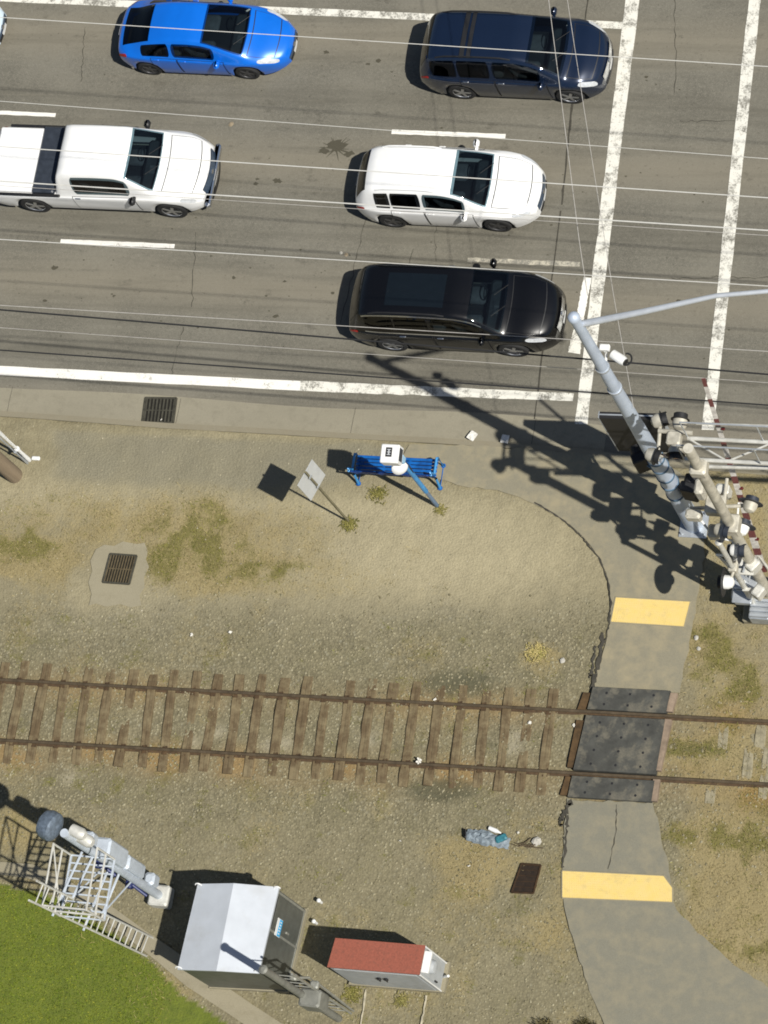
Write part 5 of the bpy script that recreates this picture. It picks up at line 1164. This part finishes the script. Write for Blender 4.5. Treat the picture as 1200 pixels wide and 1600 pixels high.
blades('dry_grass', 34000, AREA, lambda m_, X, Y: np.clip(m_[1]-.12, 0, 1)*offpath(X, Y)*(1-m_[7])*.8, (.03, .11), .012, gmat('dry_blades', (.20, .15, .06), (.42, .34, .165), (.13, .125, .035)), 1.5)
blades('green_grass', 20000, AREA, lambda m_, X, Y: np.clip(m_[2]*1.2-.15, 0, 1)*offpath(X, Y)*(1-m_[7]), (.03, .10), .014, gmat('green_blades', (.08, .10, .008), (.18, .185, .022), (.28, .26, .05)), 1.1)
blades('lawn_grass', 42000, (-13, -3.5, -16, -8.6), lambda m_, X, Y: m_[7], (.03, .075), .018, gmat('lawn_blades', (.07, .12, .003), (.15, .21, .006), (.29, .29, .025)), .9)
blades('edge_grass', 2500, (-13, -3, -15, -8), lambda m_, X, Y: .9*np.clip(blob(*uv_of(np.stack([X, Y, 0*X], -1)), 250, 1545, 50, 35)+blob(*uv_of(np.stack([X, Y, 0*X], -1)), 50, 1390, 80, 10)+blob(*uv_of(np.stack([X, Y, 0*X], -1)), 150, 1455, 30, 20), 0, 1), (.05, .14), .014, gmat('edge_blades', (.24, .2, .05), (.42, .35, .15), (.14, .15, .02)), 1.2)
def stones(name, n, pick, s0, s1, mat):
    X = rng.uniform(-13, 12, n*5); Y = rng.uniform(-15, 2, n*5); k = rng.random(n*5) < pick(masks(X, Y), X, Y); X, Y = X[k][:n], Y[k][:n]; n = len(X)
    base = np.array([(1, 0, -.2), (.3, .9, -.1), (-.8, .55, -.2), (-.75, -.6, -.1), (.35, -.9, -.2), (.1, .1, .75), (-.35, .3, .6), (.3, -.35, .62)])
    s = rng.uniform(s0, s1, n)**1.0; a = rng.uniform(0, 6.283, n); V = base[None]*rng.uniform(.75, 1.2, (n, 8, 3))*s[:, None, None]
    c_, s_ = np.cos(a)[:, None], np.sin(a)[:, None]; V = np.stack([V[..., 0]*c_-V[..., 1]*s_+X[:, None], V[..., 0]*s_+V[..., 1]*c_+Y[:, None], V[..., 2]*.8+(ground_h(X, Y)+.004)[:, None]], -1).reshape(-1, 3)
    tri = np.array([(0, 1, 5), (1, 6, 5), (1, 2, 6), (2, 3, 6), (3, 7, 6), (3, 4, 7), (4, 0, 7), (0, 5, 7), (5, 6, 7)]); Fq = (tri[None]+(np.arange(n)*8)[:, None, None]).reshape(-1, 3)
    me = bpy.data.meshes.new(name); me.from_pydata(V.tolist(), [], Fq.tolist()); me.materials.append(mat); o = bpy.data.objects.new(name, me); COL.objects.link(o); o['kind'] = 'stuff'
stones('gravel', 15000, lambda m_, X, Y: m_[0]*offpath(X, Y)*(1-m_[7])*.8, .014, .042, gmat('gravel_stones', (.125, .108, .06), (.25, .22, .136), (.29, .262, .17)))
stones('loose_stones', 1500, lambda m_, X, Y: (1-m_[0])*offpath(X, Y)*(1-m_[7])*.3, .01, .028, gmat('loose_stone', (.16, .14, .09), (.32, .285, .19), (.42, .38, .28)))
def weed(u, v, r, n, label, mat, h=.06):
    c = G(u, v, 0); m = MB()
    for i in range(n*2):
        p = c+Vector((max(-r*.7, min(r*.7, random.gauss(0, r*.36))), max(-r*.6, min(r*.6, random.gauss(0, r*.3))), -.02)); a = random.uniform(0, 6.283); L = random.uniform(.03, .13); w_ = random.uniform(.004, .012); hh = random.uniform(.25, 1)*h
        e = Vector((math.cos(a), math.sin(a), 0)); s_ = Vector((-e.y, e.x, 0))*w_
        m.add([p-s_*.6, p+s_*.6, p+e*L*.5+s_+Vector((0, 0, hh)), p+e*L+Vector((0, 0, hh*random.uniform(.5, 1.1))), p+e*L*.5-s_+Vector((0, 0, hh))], [(0, 1, 2, 4), (4, 2, 3)])
    tag(m.build('weed', mat), label, 'weed')
WD = gmat('weed_leaf', (.10, .10, .015), (.20, .18, .04), (.33, .28, .11))
weed(546, 820, .28, 130, 'yellow green weed tuft at the foot of the road sign', WD); weed(590, 772, .34, 110, 'sparse weed patch in front of the blue bench', WD); weed(688, 797, .2, 60, 'small weed at the foot of the blue stop post', WD)
weed(550, 1553, .32, 150, 'yellow green weed at the left corner of the red roofed cabinet', WD); weed(626, 1563, .24, 70, 'small weed in front of the red roofed cabinet', WD)
weed(838, 1020, .36, 170, 'straw coloured grass tuft left of the path above the track', gmat('straw_leaf', (.36, .29, .1), (.46, .38, .16), (.2, .19, .03)))
BUSH = gmat('bush_leaf', (.05, .045, .012), (.11, .09, .03), (.2, .16, .06))
weed(852, 1613, .42, 200, 'dark low bush at the bottom edge left of the path', BUSH, .3); weed(916, 1604, .3, 110, 'brown dry bush at the bottom edge touching the path', BUSH, .25)
